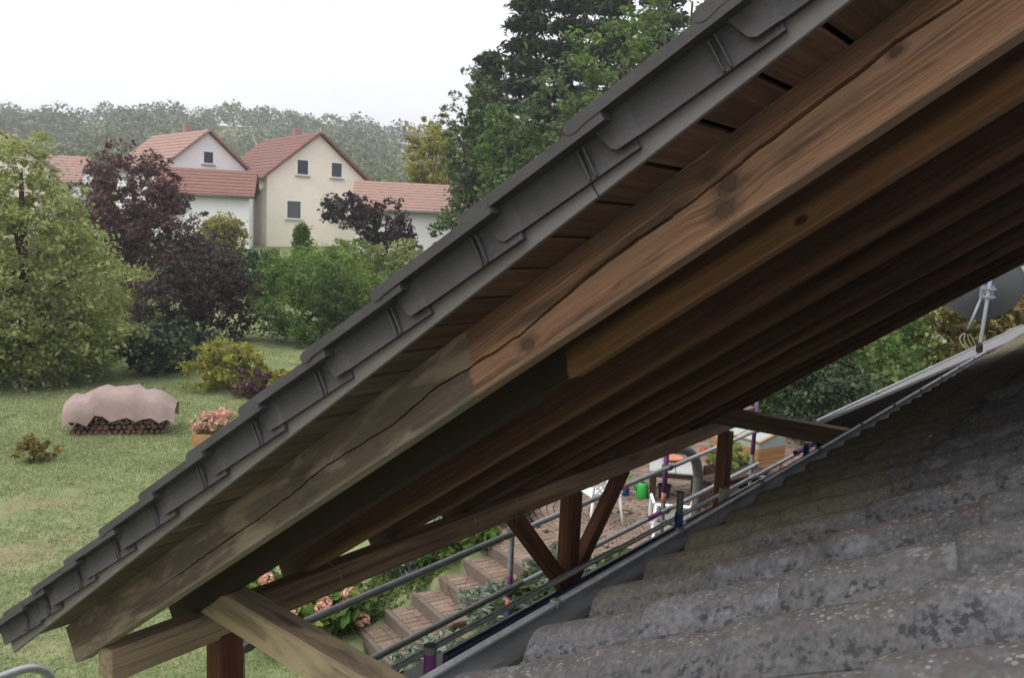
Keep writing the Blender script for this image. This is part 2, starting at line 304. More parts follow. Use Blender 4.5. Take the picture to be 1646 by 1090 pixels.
def old_tile():
    t = NT('weathered concrete pantile'); v = t.jitter(t.obj, 91); z = t.sep(t.obj)[2]; P = t.pos(); px, py, pz = t.sep(P)
    big = t.noise(v, 3.2, 4, .6); fine = t.noise(v, 70, 5, .7)
    col = t.mix(1, (.094, .093, .099), t.ramp(big, [(.3, .72), (.7, 1.3)]), 'MULTIPLY'); col = t.mix(1, col, t.ramp(fine, [(.33, .62), (.67, 1.38)]), 'MULTIPLY')
    col = t.mix(t.math('MULTIPLY', t.step(t.rnd(), .1, .9), .35), col, (.075, .073, .068))
    low = t.step(z, .066, .036); area = t.step(t.math('ADD', t.math('MULTIPLY', t.noise(v, 5.0, 3, .55), .8), t.math('MULTIPLY', low, .17)), .44, .57)
    blot = t.math('MULTIPLY', t.step(t.math('ADD', t.math('MULTIPLY', t.noise(v, 34, 6, .72), .8), t.math('MULTIPLY', t.math('SUBTRACT', 1.0, t.vor(v, 60)), .2)), .505, .575), area); col = t.mix(t.math('MULTIPLY', blot, .85), col, (.028, .029, .031))
    pb = t.math('MULTIPLY', t.step(t.noise(v, 11, 5, .65), .54, .66), t.step(z, .012, .04)); col = t.mix(t.math('MULTIPLY', pb, .6), col, (.185, .19, .215))
    # pale crusts, thick along the crests and thin elsewhere
    crest = t.step(z, .050, .068); vv = t.math('ADD', t.vor(t.mapv(t.jitter(t.obj, 53), (1, .8, 1)), 105), t.math('MULTIPLY', fine, .3)); sel = t.noise(v, 14, 4, .65)
    sp1 = t.math('MULTIPLY', t.math('MULTIPLY', t.step(vv, .58, .42), crest), t.step(sel, .43, .54)); col = t.mix(t.math('MULTIPLY', sp1, .7), col, (.26, .245, .215))
    brown = t.math('MULTIPLY', crest, t.step(t.noise(v, 30, 4, .6), .44, .56)); col = t.mix(t.math('MULTIPLY', brown, .55), col, (.072, .06, .05))
    sp2 = t.math('MULTIPLY', t.step(t.math('ADD', t.vor(v, 58), t.math('MULTIPLY', fine, .3)), .46, .34), t.step(t.noise(v, 6, 3, .5), .52, .62)); col = t.mix(t.math('MULTIPLY', sp2, .4), col, (.22, .215, .205))
    # moss: on the low courses further along the eave
    mx_ = t.math('MULTIPLY', t.step(px, 1.4, 2.9), t.step(py, .3, .95)); mn = t.noise(t.mapv(P, (1, 1, 1)), 2.6, 5, .65)
    moss = t.math('MULTIPLY', t.step(t.math('ADD', t.math('MULTIPLY', mx_, .36), t.math('ADD', t.math('MULTIPLY', mn, .7), t.math('MULTIPLY', fine, .15))), .50, .80), .78)
    mcol = t.ramp(t.noise(P, 60, 4, .7), [(.3, (.072, .063, .036)), (.7, (.20, .175, .105))]); col = t.mix(moss, col, mcol)
    hgt = t.math('ADD', t.math('MULTIPLY', fine, .5), t.math('ADD', t.math('MULTIPLY', moss, t.noise(P, 110, 4, .7)), t.math('MULTIPLY', sp1, .35)))
    return t.fin(col, .88, t.bump(hgt, .55, .006), spec=.2)
M_TILEA = old_tile()
def zinc():
    t = NT('weathered zinc'); v = t.obj; n1 = t.noise(v, 4, 5, .6); n2 = t.noise(v, 55, 4, .6)
    col = t.mix(1, (.135, .14, .15), t.ramp(n1, [(.3, .6), (.7, 1.25)]), 'MULTIPLY'); col = t.mix(t.step(n2, .55, .7), col, (.10, .10, .095))
    return t.fin(col, t.ramp(n1, [(.3, .42), (.7, .62)]), t.bump(n2, .12, .002), .35, .5)
M_ZINC = zinc()
M_DIRTG = plain('dirty gutter bed', (.05, .05, .048), .9)
M_GALV = plain('galvanised steel tube', (.34, .35, .36), .42, .55, .3, 9, .1)
M_GALVD = plain('dull galvanised rail', (.13, .135, .135), .5, .35, .3, 6, .12)
M_PURP = plain('purple paint mark', (.13, .035, .15), .55, 0, .35, 30)
M_ORAN = plain('orange paint mark', (.8, .16, .05), .55, 0, .15, 30)
M_PINKP = plain('salmon paint mark', (.55, .22, .17), .6, 0, .25, 30)
M_BLUE = plain('blue paint mark', (.02, .05, .17), .5, 0, .35, 18)
M_TOE = plain('worn blue toe board', (.016, .026, .06), .65, 0, .5, 7)
M_ALU = plain('scaffold plank', (.075, .073, .07), .6, .1, .3, 8)
M_GREY = plain('grey painted steel', (.26, .285, .32), .5, .1, .12, 8, .05)
M_DISH = plain('dark grey dish', (.15, .16, .175), .5, 0, .08, 3, .02)
M_CABLE = plain('cream cable', (.6, .56, .42), .5, 0, .1)
M_BLACK = plain('black rubber', (.015, .015, .016), .6)
M_WIRE = plain('thin grey wire', (.25, .22, .17), .5, .2)
M_WALL = plain('pale render wall', (.55, .53, .48), .9, 0, .1, 6)
M_LEAD = plain('grey roofing felt', (.17, .165, .168), .8, 0, .18, 5)
M_DARK = plain('dark timber with painted shade', (.010, .008, .008), .95, 0, .25, 12, .15, .1)  # near-black puts the shade under the porch overhang into the colour
M_WHITE = plain('white plastic', (.78, .79, .80), .35, 0, .06, 4, .02)
M_GCAN = plain('green plastic', (.04, .36, .06), .38, 0, .1, 4, .02)
M_BCAN = plain('blue plastic', (.02, .055, .16), .4, 0, .1, 4, .02)
M_POT = plain('dark pot plastic', (.035, .037, .045), .5, 0, .15)
M_SLATE = plain('grey stone slab', (.36, .37, .36), .75, 0, .12, 5)
M_TERRA = plain('terracotta', (.5, .2, .12), .85, 0, .15, 8)
M_CFRAME = wood('orange softwood', (.22, .11, .045), (.38, .215, .09), (.5, .31, .14), tone=(.85, 1.1))
M_GLASS = plain('hazy cold frame pane', (.34, .39, .37), .15, 0, .1, 4, .02, .6)
def paver_mat():
    t = NT('clay paver'); r = t.rnd(); i = t.island(); v = t.obj; P = t.pos()
    col = t.ramp(i, [(0, (.135, .092, .07)), (.35, (.20, .135, .10)), (.7, (.245, .175, .135)), (1, (.29, .235, .19))])
    col2 = t.ramp(r, [(0, .8), (1, 1.15)]); col = t.mix(1, col, col2, 'MULTIPLY')
    n = t.noise(P, 38, 5, .65); col = t.mix(1, col, t.ramp(n, [(.3, .7), (.7, 1.25)]), 'MULTIPLY')
    col = t.mix(t.math('MULTIPLY', t.step(t.noise(P, 1.1, 4, .6), .5, .72), .5), col, (.125, .115, .075))
    col = t.mix(t.math('MULTIPLY', t.step(t.vor(P, 24), .2, .12), .6), col, (.42, .38, .32))
    return t.fin(col, .85, t.bump(n, .3, .004))
M_PAV = paver_mat()
M_KERB = plain('brown concrete edging', (.15, .118, .095), .9, 0, .3, 9, .3)
# --- ground
def ground_mat():
    t = NT('lawn and soil'); P = t.pos(); a = t.noise(P, .32, 5, .6); b = t.noise(P, 2.2, 6, .7); c = t.noise(t.mapv(P, (1, 1, 1)), 26, 5, .7); d = t.noise(P, .09, 3, .5)
    col = t.ramp(t.math('ADD', t.math('MULTIPLY', b, .55), t.math('MULTIPLY', c, .45)), [(.34, (.125, .16, .065)), (.5, (.21, .25, .115)), (.66, (.31, .325, .18))])
    dry = t.step(t.math('ADD', t.math('MULTIPLY', a, .6), t.math('MULTIPLY', b, .4)), .52, .63); col = t.mix(t.math('MULTIPLY', dry, .6), col, (.31, .28, .16))
    for (cx, cy, rx, ry) in ((6.2, 14.6, 1.2, .8), (5.2, 12.6, 1.0, .65), (6.0, 16.4, .7, .6)):
        q = dist_to(t, P, (cx, cy, 0), (1 / rx, 1 / ry, 0)); q = t.math('ADD', q, t.math('MULTIPLY', t.math('SUBTRACT', t.noise(P, 1.3, 6, .7), .5), 3.4))
        col = t.mix(t.math('MULTIPLY', t.step(q, 1.1, .2), .55), col, t.ramp(c, [(.35, (.16, .11, .07)), (.65, (.32, .25, .165))]))
    return t.fin(col, .95, t.bump(t.math('ADD', c, b), .8, .03), spec=.1)
M_GROUND = ground_mat()
M_SOIL = plain('dark soil', (.06, .045, .03), .95, 0, .4, 8, .5)
# --- foliage
LF_WILLOW = leaf_mat('willow leaves', (.21, .255, .085), (.32, .36, .135), (.43, .44, .19), .45)
LF_COPPER = leaf_mat('copper beech leaves', (0.068, 0.030, 0.032), (0.135, 0.068, 0.065), (0.189, 0.115, 0.101), .3)
LF_DKPURP = leaf_mat('dark smoke bush leaves', (0.023, 0.021, 0.020), (0.063, 0.046, 0.043), (0.127, 0.086, 0.075), .25)
LF_GREEN = leaf_mat('green leaves', (0.058, 0.117, 0.029), (0.111, 0.189, 0.046), (0.195, 0.273, 0.072), .4)
LF_BRIGHT = leaf_mat('bright green leaves', (0.120, 0.198, 0.042), (0.186, 0.270, 0.060), (0.276, 0.342, 0.090), .45)
LF_DARK = leaf_mat('dark green needles', (0.024, 0.043, 0.023), (0.047, 0.078, 0.038), (0.088, 0.121, 0.057), .15)
LF_MID = leaf_mat('mid green leaves', (0.068, 0.115, 0.038), (0.115, 0.169, 0.061), (0.176, 0.223, 0.095), .3)
LF_YEL = leaf_mat('yellow green leaves', (0.187, 0.198, 0.033), (0.308, 0.297, 0.055), (0.418, 0.396, 0.099), .4)
LF_FAR = leaf_mat('far wood foliage', (0.084, 0.115, 0.054), (0.135, 0.162, 0.081), (0.209, 0.203, 0.108), .2)
LF_MAPLE = leaf_mat('field maple leaves', (0.062, 0.119, 0.027), (0.125, 0.200, 0.050), (0.237, 0.294, 0.100), .45)
LF_AUT = leaf_mat('turning leaves', (.11, .10, .025), (.20, .17, .05), (.28, .20, .08), .4)
LF_SILVER = leaf_mat('silver sage leaves', (0.121, 0.165, 0.116), (0.209, 0.259, 0.193), (0.308, 0.352, 0.275), .25)
LF_HYD = leaf_mat('hydrangea leaves', (.06, .12, .025), (.12, .20, .04), (.24, .28, .07), .4)
LF_PINK = leaf_mat('pink petals', (.55, .26, .21), (.72, .40, .33), (.82, .56, .46), .3)
LF_RED = leaf_mat('red petals', (.6, .07, .04), (.75, .14, .08), None, .3)
LF_GRASS = leaf_mat('grass blades', (.17, .22, .085), (.27, .315, .14), (.40, .41, .23), .35)
LF_MOSS = leaf_mat('bank moss', (.055, .095, .018), (.10, .145, .03), (.16, .19, .05), .3)
M_BARK = plain('bark', (.06, .045, .034), .95, 0, .35, 9, .6)
# ------------------------------------------------------------------ terrain
ST_E = np.array([.934, -.357]); ST_P = np.array([.357, .934]); ST_O = np.array([6.786, 7.22])
def sstep(a, b, x): u = np.clip((x - a) / (b - a), 0, 1); return u * u * (3 - 2 * u)
def ground_z(x, y):
    x = np.asarray(x, float); y = np.asarray(y, float); r = np.hypot(x, y)
    z = np.interp(r, [0, 27, 45, 62, 100, 150, 250, 400, 1200], [-4.95, -4.95, -3.3, -1.9, .3, 3, 10, 33, 40])
    az = np.degrees(np.arctan2(y, x)); hill = np.clip((az - 12) / 18, 0, 1) * np.clip((150 - az) / 30, 0, 1)
    z = np.where(r > 45, -3.3 + (z + 3.3) * (.25 + .75 * hill), z)
    z = z + np.where(r > 150, 6 * np.sin(az * .13 + 1) * np.clip((r - 150) / 250, 0, 1), 0)
    z = z + .05 * np.sin(x * .7) * np.cos(y * .6) * (r > 9)
    t = (x - ST_O[0]) * ST_E[0] + (y - ST_O[1]) * ST_E[1]; w_ = (x - ST_O[0]) * ST_P[0] + (y - ST_O[1]) * ST_P[1]
    k = sstep(-.15, 1.85, t) * sstep(7.5, 5.5, w_)
    z = np.where(k > 0, z * (1 - k) + -4.16 * k, z)
    z = np.where((t > .02) & (t < 2.0) & (w_ > -1.0) & (w_ < -.06), z - .32, z)
    return np.where((x > 16) & (r < 45), np.maximum(z, -4.3), z)
def make_ground():
    n = 260; u = np.linspace(-1, 1, n); a, ext = 2.6, 1150; b = math.asinh(ext / a)
    q = a * np.sinh(b * u); X, Y = np.meshgrid(q + 8.5, q + 8.5); Z = ground_z(X, Y)
    v = np.stack([X, Y, Z], -1).reshape(-1, 3); i = np.arange(n * n).reshape(n, n)
    f = np.stack([i[:-1, :-1], i[:-1, 1:], i[1:, 1:], i[1:, :-1]], -1).reshape(-1, 4)
    o = bpy.data.objects.new('ground', np_mesh('ground', v, f, M_GROUND, True)); link(o); tag(o, 'green lawn with dry patches running out to the wooded hill', kind='structure'); return o
GROUND = make_ground()
# ================================================================== the timber canopy (roof seen from below)
A35 = math.radians(35); cS, sS = math.cos(A35), math.sin(A35)
VX, VS, VN = Vector((1, 0, 0)), Vector((0, cS, -sS)), Vector((0, sS, cS))
def RP(X, s, n): return VX * X + VS * s + VN * n
CAN = thing('timber_canopy', (5.5, 3.5, -4.1), 'open timber canopy with dark tiled sloping roof, brown rafters and posts', 'canopy')
S_TOP, S_END = -3.0, 4.185
def rafter_mesh(name, L, w_, h, mat, c=.006, seg=1, wob=0):
    b = MB(); b.box((0, -w_, 0), (L, 0, h), c); return b.mesh(name, mat)
def m_slope(X, s, n): return frame(RP(X, s, n), VS, -VX, VN)     # local x down the slope, y towards -X, z normal
# first rafter, with its long split cut into the outer face
def first_rafter():
    cr = [(-3.0, .13), (-1.2, .122), (-.2, .116), (.035, .111), (.152, .117), (.288, .111), (.438, .106), (.52, .101), (.586, .097), (.709, .093), (.8, .095), (.95, .093), (1.1, .080), (1.239, .069), (1.404, .074), (1.55, .085), (1.771, .068), (1.9, .073), (2.109, .082), (2.3, .072), (2.546, .066), (2.8, .069), (3.075, .067), (4.185, .06)]
    cs = np.array([p[0] for p in cr]); cn = np.array([p[1] for p in cr])
    st = np.unique(np.concatenate([np.linspace(S_TOP, S_END, 220), cs])); h, w_ = .167, .075; b = MB(); rg = np.random.default_rng(3)
    v = []; m = 11
    for x in st:
        c = float(np.interp(x, cs, cn)) + rg.normal(0, .0012)
        gap = (.0042 if x < 1.4 else .0022) * (0.6 + .5 * abs(math.sin(x * 5.1))) * (1 if x < 3.1 else max(0, 1 - (x - 3.1) / .25))
        dp = .022 if gap > .0004 else .0002; e = rg.normal(0, .0009)
        # the lower lip of the split stands proud of the upper one
        v += [(x, -.006, 0), (x, 0, .005 + e), (x, .003, c - .022), (x, .002, c - gap - .002), (x, -dp, c - gap * .4), (x, -dp, c), (x, -.001, c + gap), (x, 0, c + .02), (x, 0, h), (x, -w_, h), (x, -w_, 0)]
    n = len(st); f = []
    for i in range(n - 1):
        for k in range(m): f.append((i * m + k, i * m + (k + 1) % m, (i + 1) * m + (k + 1) % m, (i + 1) * m + k))
    f.append(tuple(range(m))); f.append(tuple((n - 1) * m + k for k in range(m))[::-1])
    b.add(v, f); return b.build('rafter', M_RAF1, CAN, m_slope(1.77, 0, .455))
r1 = first_rafter(); r1['label'] = 'cracked outer rafter, sanded brown above and grey below'
raf_x = [2.25, 2.92, 3.58, 4.25, 4.92, 5.59, 6.26, 6.93, 7.6, 8.27]
rm = rafter_mesh('rafter', S_END - S_TOP, .08, .166, M_RAF, .011)
M_RAF2 = wood('second rafter timber', (.026, .012, .008), (.055, .027, .017), (.10, .05, .03), old=((.022, .014, .01), (.05, .032, .023), (.04, .026, .018)), bound=1.46 + 3.0, tone=(.6, 1.3), gs=70, knots=((3.6, .03, .014),), edge=(.035, .085, (.27, .14, .07), .95))
rm2 = rafter_mesh('rafter', S_END - S_TOP, .08, .166, M_RAF2)
for i, X in enumerate(raf_x):
    link(bpy.data.objects.new('rafter', rm2 if i == 0 else rm), CAN, m_slope(X, S_TOP, .455 + random.uniform(-.004, .004)))
# soffit boards across the rafters, 12 mm joints, sanded ones brown, the low ones grey
def soffit_mesh(mat): b = MB(); b.box((0, -.0632, 0), (8.62 - 1.576, .0632, .018), .003); return b.mesh('soffit_board', mat)
sm_new, sm_old = soffit_mesh(M_SOFF), soffit_mesh(M_SOFF_OLD)
k = -22
while .221 + .14 * (k + 1) < S_END + .02:
    s0 = .221 + .14 * (k + .5)
    if s0 > -2.9: link(bpy.data.objects.new('soffit_board', sm_new if s0 < 1.45 else sm_old), CAN, frame(RP(1.576, s0 + random.uniform(-.002, .002), .622 + random.uniform(-.0015, .0015)), VX, VS, VN))
    k += 1
# covering: deck, verge strip, verge tiles, field tiles
COVER = MB().box((1.59, S_TOP, .652), (8.6, S_END + .02, .664)).build('roof_covering', M_DARK, CAN, frame((0, 0, 0), VX, VS, VN))
FAN = frame(RP(0, 4.2, .594), VX, VS, VN) @ Matrix.Rotation(math.radians(-.22), 4, 'X') @ Matrix.Translation((0, -4.2, -.594))
for a, b_ in ((-3.0, -.6), (-.597, .742), (.745, 2.40), (2.403, 4.215)):
    MB().box((1.551, a, .594), (1.566, b_, .660), .002).build('verge_strip', M_FASC, COVER, FAN)
def verge_tile():
    b = MB()
    # top plate with a rounded nose and an outer lip
    prof = [(-.40, 0), (-.02, 0), (.008, -.004), (.022, -.002), (.030, .006), (.032, .015), (.027, .022), (.014, .026), (-.40, .024)]
    xs = [-.036, -.032, -.022, .0, .06, .12, .18, .26]; dz = [-.002, .0, .001, .0, .0, .018, .022, .004]; n = len(prof); v = []; f = []
    for x, d in zip(xs, dz): v += [(x, y, z + d) for y, z in prof]
    for i in range(len(xs) - 1):
        for k in range(n): f.append((i * n + k, i * n + (k + 1) % n, (i + 1) * n + (k + 1) % n, (i + 1) * n + k))
    f.append(tuple(range(n))); f.append(tuple((len(xs) - 1) * n + k for k in range(n))[::-1]); b.add(v, f)
    # side flap: hollowed face, flared at its lower end, slanted rounded end
    rows = [(0.010, .006), (-.010, .005), (-.026, .007), (-.048, .006), (-.068, .002), (-.079, -.001)]
    ys = [-.425, -.30, -.10, -.088, -.03]; fl = [.004, .003, .0, -.004, -.006]; v = []; f = []
    for z, xo in rows:
        cut = .030 * (-z / .079)
        for j, (y, q) in enumerate(zip(ys, fl)):
            yy = y if j < len(ys) - 1 else -.006 - cut - (.010 if z < -.075 else 0); v.append((xo + q, yy, z))
    nr, nc = len(rows), len(ys); N0 = nr * nc
    v += [(x + .014, y, z) for x, y, z in v]
    for i in range(nr - 1):
        for j in range(nc - 1):
            a = i * nc + j; f.append((a, a + 1, a + nc + 1, a + nc)); f.append((N0 + a, N0 + a + nc, N0 + a + nc + 1, N0 + a + 1))
    rim = [j for j in range(nc)] + [i * nc + nc - 1 for i in range(1, nr)] + [(nr - 1) * nc + j for j in range(nc - 2, -1, -1)] + [i * nc for i in range(nr - 2, 0, -1)]
    for q in range(len(rim)): a, c = rim[q], rim[(q + 1) % len(rim)]; f.append((a, N0 + a, N0 + c, c))
    b.add(v, f)
    for y in (-.318, -.302): b.box((-.005, y, -.078), (.008, y + .005, -.004), .002)      # water ribs
    return b.mesh('verge_tile', M_TILEB)
vt = verge_tile()
vt_variants = [vt]
s0 = .355 - .335 * 10
while s0 < S_END + .36:
    tilt = Matrix.Rotation(math.radians(3.2 + random.uniform(-.3, .3)), 4, 'X')
    m = FAN @ Matrix.Translation((1.532 + random.uniform(-.003, .003), min(s0, 4.26) + random.uniform(-.004, .004), .720)) @ Matrix.Rotation(random.gauss(0, .006), 4, 'Z') @ tilt
    link(bpy.data.objects.new('verge_tile', vt), COVER, m); s0 += .335
def field_tiles():
    v = []; f = []; ncol = int((8.6 - 1.80) / .0375); xs = np.linspace(1.80, 8.6, ncol + 1); prof = .018 * (1 + np.cos(xs * 2 * math.pi / .15))
    s = .355 - .335 * 9
    while s < S_END + .3:
        base = len(v)
        for yy, zz in ((s - .36, .710), (s + .02, .732), (s + .028, .723), (s + .02, .710)):
            yy = min(yy, 4.26)
            for x, p in zip(xs, prof): v.append(tuple(FAN @ Vector((x, yy, zz + p - .006))))
        m = ncol + 1
        for r in range(3):
            for c in range(ncol): a = base + r * m + c; f.append((a, a + 1, a + m + 1, a + m))
        s += .335
    o = bpy.data.objects.new('roof_tiles', np_mesh('roof_tiles', v, f, M_TILEB)); link(o, COVER); tag(o, kind='stuff')
field_tiles()
# wall plate on its posts, ties towards the house
def beam(name, p0, p1, wd, ht, mat, c=.006, roll=None):
    """beam from p0 to p1 (centre of bottom face), local x along it"""
    p0, p1 = Vector(p0), Vector(p1); x = (p1 - p0).normalized(); z = Vector((0, 0, 1)) if roll is None else Vector(roll); y = z.cross(x).normalized(); z = x.cross(y)
    return MB().box((0, -wd / 2, 0), ((p1 - p0).length, wd / 2, ht), c).build(name, mat, CAN, frame(p0, x, y, z))
PZ = -2.055
beam('wall_plate', (1.80, 3.505, PZ), (2.42, 3.505, PZ), .11, .15, M_PLATE_END, .009)['label'] = 'pale fresh end of the wall plate'
beam('wall_plate', (2.421, 3.505, PZ), (9.15, 3.505, PZ + .05), .11, .15, M_PLATE, .007)
t1 = beam('tie_beam', (2.345, 3.62, -1.902), (2.345 - .076 * 2.9, .72, -1.902), .14, .158, M_TIE, .010); t1['label'] = 'pale tie beam with bare planed patches'
beam('tie_beam', (8.03, 3.62, -1.852), (7.95, .72, -1.852), .14, .165, M_TIE2, .008)
POST_X = (2.41, 5.535, 8.50)
for X in POST_X:
    gz = float(ground_z(X, 3.5)) if X < 7 else -4.1
    beam('post', (X, 3.505, gz - .1), (X, 3.505, PZ + .02), .13, .13, M_POST, .008, (0, -1, 0)).matrix_basis.translation.y += .065
for sgn in (-1, 1):
    p0 = Vector((5.535 + sgn * .03, 3.505, -2.80)); p1 = Vector((5.535 + sgn * .76, 3.505, PZ + .01)); x = (p1 - p0).normalized(); y = Vector((0, 1, 0)); z = x.cross(y)
    MB().box((-.05, -.05, -.055), ((p1 - p0).length + .06, .05, .055), .006).build('brace', M_POST, CAN, frame(p0, x, y, z))
def wire(pts): MB().tube(pts, .0016, 5).build('wire', M_WIRE, CAN)
def arc(p0, p1, sag, n=14): return [Vector(p0).lerp(Vector(p1), i / n) + Vector((0, 0, -sag * 4 * (i / n) * (1 - i / n))) for i in range(n + 1)]
wire([(2.98, 3.6, -1.78), (3.04, 3.5, -1.86), (3.10, 3.438, -1.93), (3.12, 3.44, -2.1), (3.10, 3.44, -2.16)])
wire(arc((3.95, 3.44, -2.04), (4.28, 3.44, -2.03), .42)); wire([(4.28, 3.44, -2.03), (4.26, 3.438, -1.9)]); wire([(4.72, 3.44, -1.88), (4.73, 3.44, -2.06)])
# ================================================================== house with the old pantile roof in the foreground
TA = math.radians(27.5); TH = math.radians(.8)
AX = Vector((math.cos(TH), math.sin(TH), 0)); AS = Vector((-math.sin(TH) * math.cos(TA), math.cos(TH) * math.cos(TA), -math.sin(TA))); AN = AX.cross(AS)
AO = Vector((1.631, 1.178, -1.002)) - AN * .078
HOUSE = thing('house', (6, -1.5, -4.1), 'house with weathered grey pantile roof and zinc gutter in the foreground', 'house')
HF = frame(AO, AX, AS, AN)
HROOF = MB().box((-1.6, -3.6, -.06), (13.6, -.12, -.035)).build('roof', M_DIRTG, HOUSE, HF)
def pantile(seed):
    rg = np.random.default_rng(seed); nx = 20; xs = np.linspace(0, .325, nx); T = .011
    c = .5 + .5 * np.cos(2 * math.pi * (xs - .11) / .31); z0 =   .074 * c ** 1.15 + .0015 * np.sin(xs * 40 + seed)
    ys = np.array([-.43, -.30, -.15, -.03, -.008, .0]); ez = np.array([0, 0, 0, 0, -.003, -.009]); v = []; f = []
    wav = np.cumsum(rg.normal(0, .0012, nx)); wav -= wav.mean()
    for j, (y, e) in enumerate(zip(ys, ez)):
        for i in range(nx): v.append((xs[i], y + (wav[i] if j > 2 else 0), z0[i] + e + rg.normal(0, .0007)))
    for i in range(nx): v.append((xs[i], ys[-1] - .003 + wav[i], z0[i] - T))
    for i in range(nx): v.append((xs[i], ys[0], z0[i] - T))
    R = len(ys) + 2
    for j in range(R - 1):
        for i in range(nx - 1): a = j * nx + i; f.append((a, a + nx, a + nx + 1, a + 1))
    for side in (0, nx - 1): f.append(tuple(j * nx + side for j in range(R)))
    b = MB(); b.add(v, f); return b.mesh('roof_tile', M_TILEA, True)
tiles = [pantile(s) for s in range(5)]
for me in tiles: me.set_sharp_from_angle(angle=math.radians(40))
PITCH, EXPO = .31, .345
X0A = -.75
for row in range(6):
    for colm in range(48):
        x = X0A - .52 + colm * PITCH; y = -row * EXPO
        if x > 13.2: continue
        lift = .004 if row == 3 else 0; rz = random.gauss(0, .006); tl = math.radians((3.7 if row == 3 else 1.9) + random.gauss(0, .2))
        if row == 2 and abs(x - 2.75) < .15: lift = .022; rz = .05; tl += math.radians(1.5)
        m = HF @ Matrix.Translation((x + random.gauss(0, .0025), y + random.gauss(0, .004), lift + random.gauss(0, .0015))) @ Matrix.Rotation(tl, 4, 'X') @ Matrix.Rotation(rz, 4, 'Z')
        link(bpy.data.objects.new('roof_tile', random.choice(tiles)), HROOF, m)
def upper_tiles():
    v = []; f = []; nx = 16 * 16; xs = np.linspace(X0A - .52, 13.2, nx); z0 = .074 * (.5 + .5 * np.cos(2 * math.pi * (xs - X0A + .52 - .11) / .31)) ** 1.15
    for row in range(6, 10):
        base = len(v)
        for y, dz in ((-row * EXPO - .36, -.025), (-row * EXPO, 0), (-row * EXPO, -.02)):
            for i in range(nx): v.append((xs[i], y, z0[i] + dz))
        for r in range(2):
            for i in range(nx - 1): a = base + r * nx + i; f.append((a, a + nx, a + nx + 1, a + 1))
    o = bpy.data.objects.new('upper_roof_tiles', np_mesh('upper_roof_tiles', v, f, M_TILEA)); link(o, HROOF, HF); tag(o, kind='stuff')
upper_tiles()
# gutter: half round trough, rolled outer bead, brackets
GUT = []
def gutter():
    b = MB(); r = .05; L0, L1 = -1.6, 8.35; n = 14; v = []; f = []; st = np.linspace(L0, L1, 40)
    for x in st:
        for k in range(n + 1):
            a = math.pi * k / n; v.append((x, r * math.cos(a), -r * math.sin(a)))
    m = n + 1
    for i in range(len(st) - 1):
        for k in range(n): a = i * m + k; f.append((a, a + 1, a + m + 1, a + m))
    N = len(v); v += [(x, y * .96, z * .96 + .0015) for x, y, z in v]; f += [tuple(i + N for i in q[::-1]) for q in f]; b.add(v, f)
    m4 = frame(Vector((1.631, 1.178, -1.002)) + Vector((-math.sin(TH), math.cos(TH), 0)) * .026 + Vector((0, 0, -.05)), AX, Vector((-math.sin(TH), math.cos(TH), 0)), Vector((0, 0, 1)))
    g = b.build('gutter', M_ZINC, HOUSE, m4, True, 50)
    MB().tube([(x, r + .006, .004) for x in np.linspace(L0, L1, 30)], .0105, 10).build('bead', M_GALV, g, m4, True)  # paler metal than the trough: the bead's highlight is in its colour
    for x in np.arange(L0 + .3, L1, .8): MB().box((x, r - .012, -.004), (x + .022, r + .018, .0165), .002).build('bracket', M_GALVD, g, m4)
    sl = MB(); sl.tube([(x, 0, -.044) for x in np.linspace(L0, L1, 20)], .018, 8); sl.build('silt', M_DIRTG, g, m4)
    return m4
M_GUT = gutter()
# the wall the roof stands on
MB().box((-3, -4.0, -4.6), (15.4, .62, -1.17)).build('wall', M_WALL, HOUSE, frame((0, 0, 0), AX, Vector((-math.sin(TH), math.cos(TH), 0)), (0, 0, 1)))
sp = MB(); sp.lathe([(0, .002), (.008, .0015), (.011, 0), (.009, -.002)], 10); hitp = HF @ Vector((1.94, -.62, .066)); sp.build('bird_dropping', M_WHITE, HROOF, frame(hitp, AX, AS, AN), True)
# ------------------------------------------------------------------ porch roof beyond the eave, cut on the slant
T0 = Vector((8.62, 2.60, -1.80))
PORCH = thing('porch_roof', (11.5, 2.0, -4.1), 'low grey felt porch roof with a dark slanted front beyond the gutter', 'roof')
top = [(8.62, 2.60, -1.80), (24, 2.60, -1.80), (24, 1.85, -1.36), (15.0, 1.70, -1.34)]
b = MB(); b.add([(x, y, z) for x, y, z in top] + [(x, y, z - .035) for x, y, z in top], [(0, 1, 2, 3), (7, 6, 5, 4), (0, 4, 5, 1), (1, 5, 6, 2), (2, 6, 7, 3), (3, 7, 4, 0)]); b.build('roof_sheet', M_LEAD, PORCH)
b = MB(); fr = [(8.72, 2.57, -1.84), (15.0, 1.72, -1.385)]; b.add([fr[0], fr[1], (15.0, 1.72, -4.2), (8.72, 2.57, -4.2), (8.72 + .02, 2.63, -1.84), (15.02, 1.78, -1.385), (15.02, 1.78, -4.2), (8.74, 2.63, -4.2)], [(0, 1, 2, 3), (7, 6, 5, 4), (0, 4, 5, 1), (3, 2, 6, 7), (0, 3, 7, 4), (1, 5, 6, 2)]); b.build('front_cladding', M_DARK, PORCH)  # front face below the sheet, its shade painted as a near-black colour
MB().tube([(8.60, 2.615, -1.79), (24, 2.615, -1.79)], .014, 8).build('edge_trim', M_GALV, PORCH)
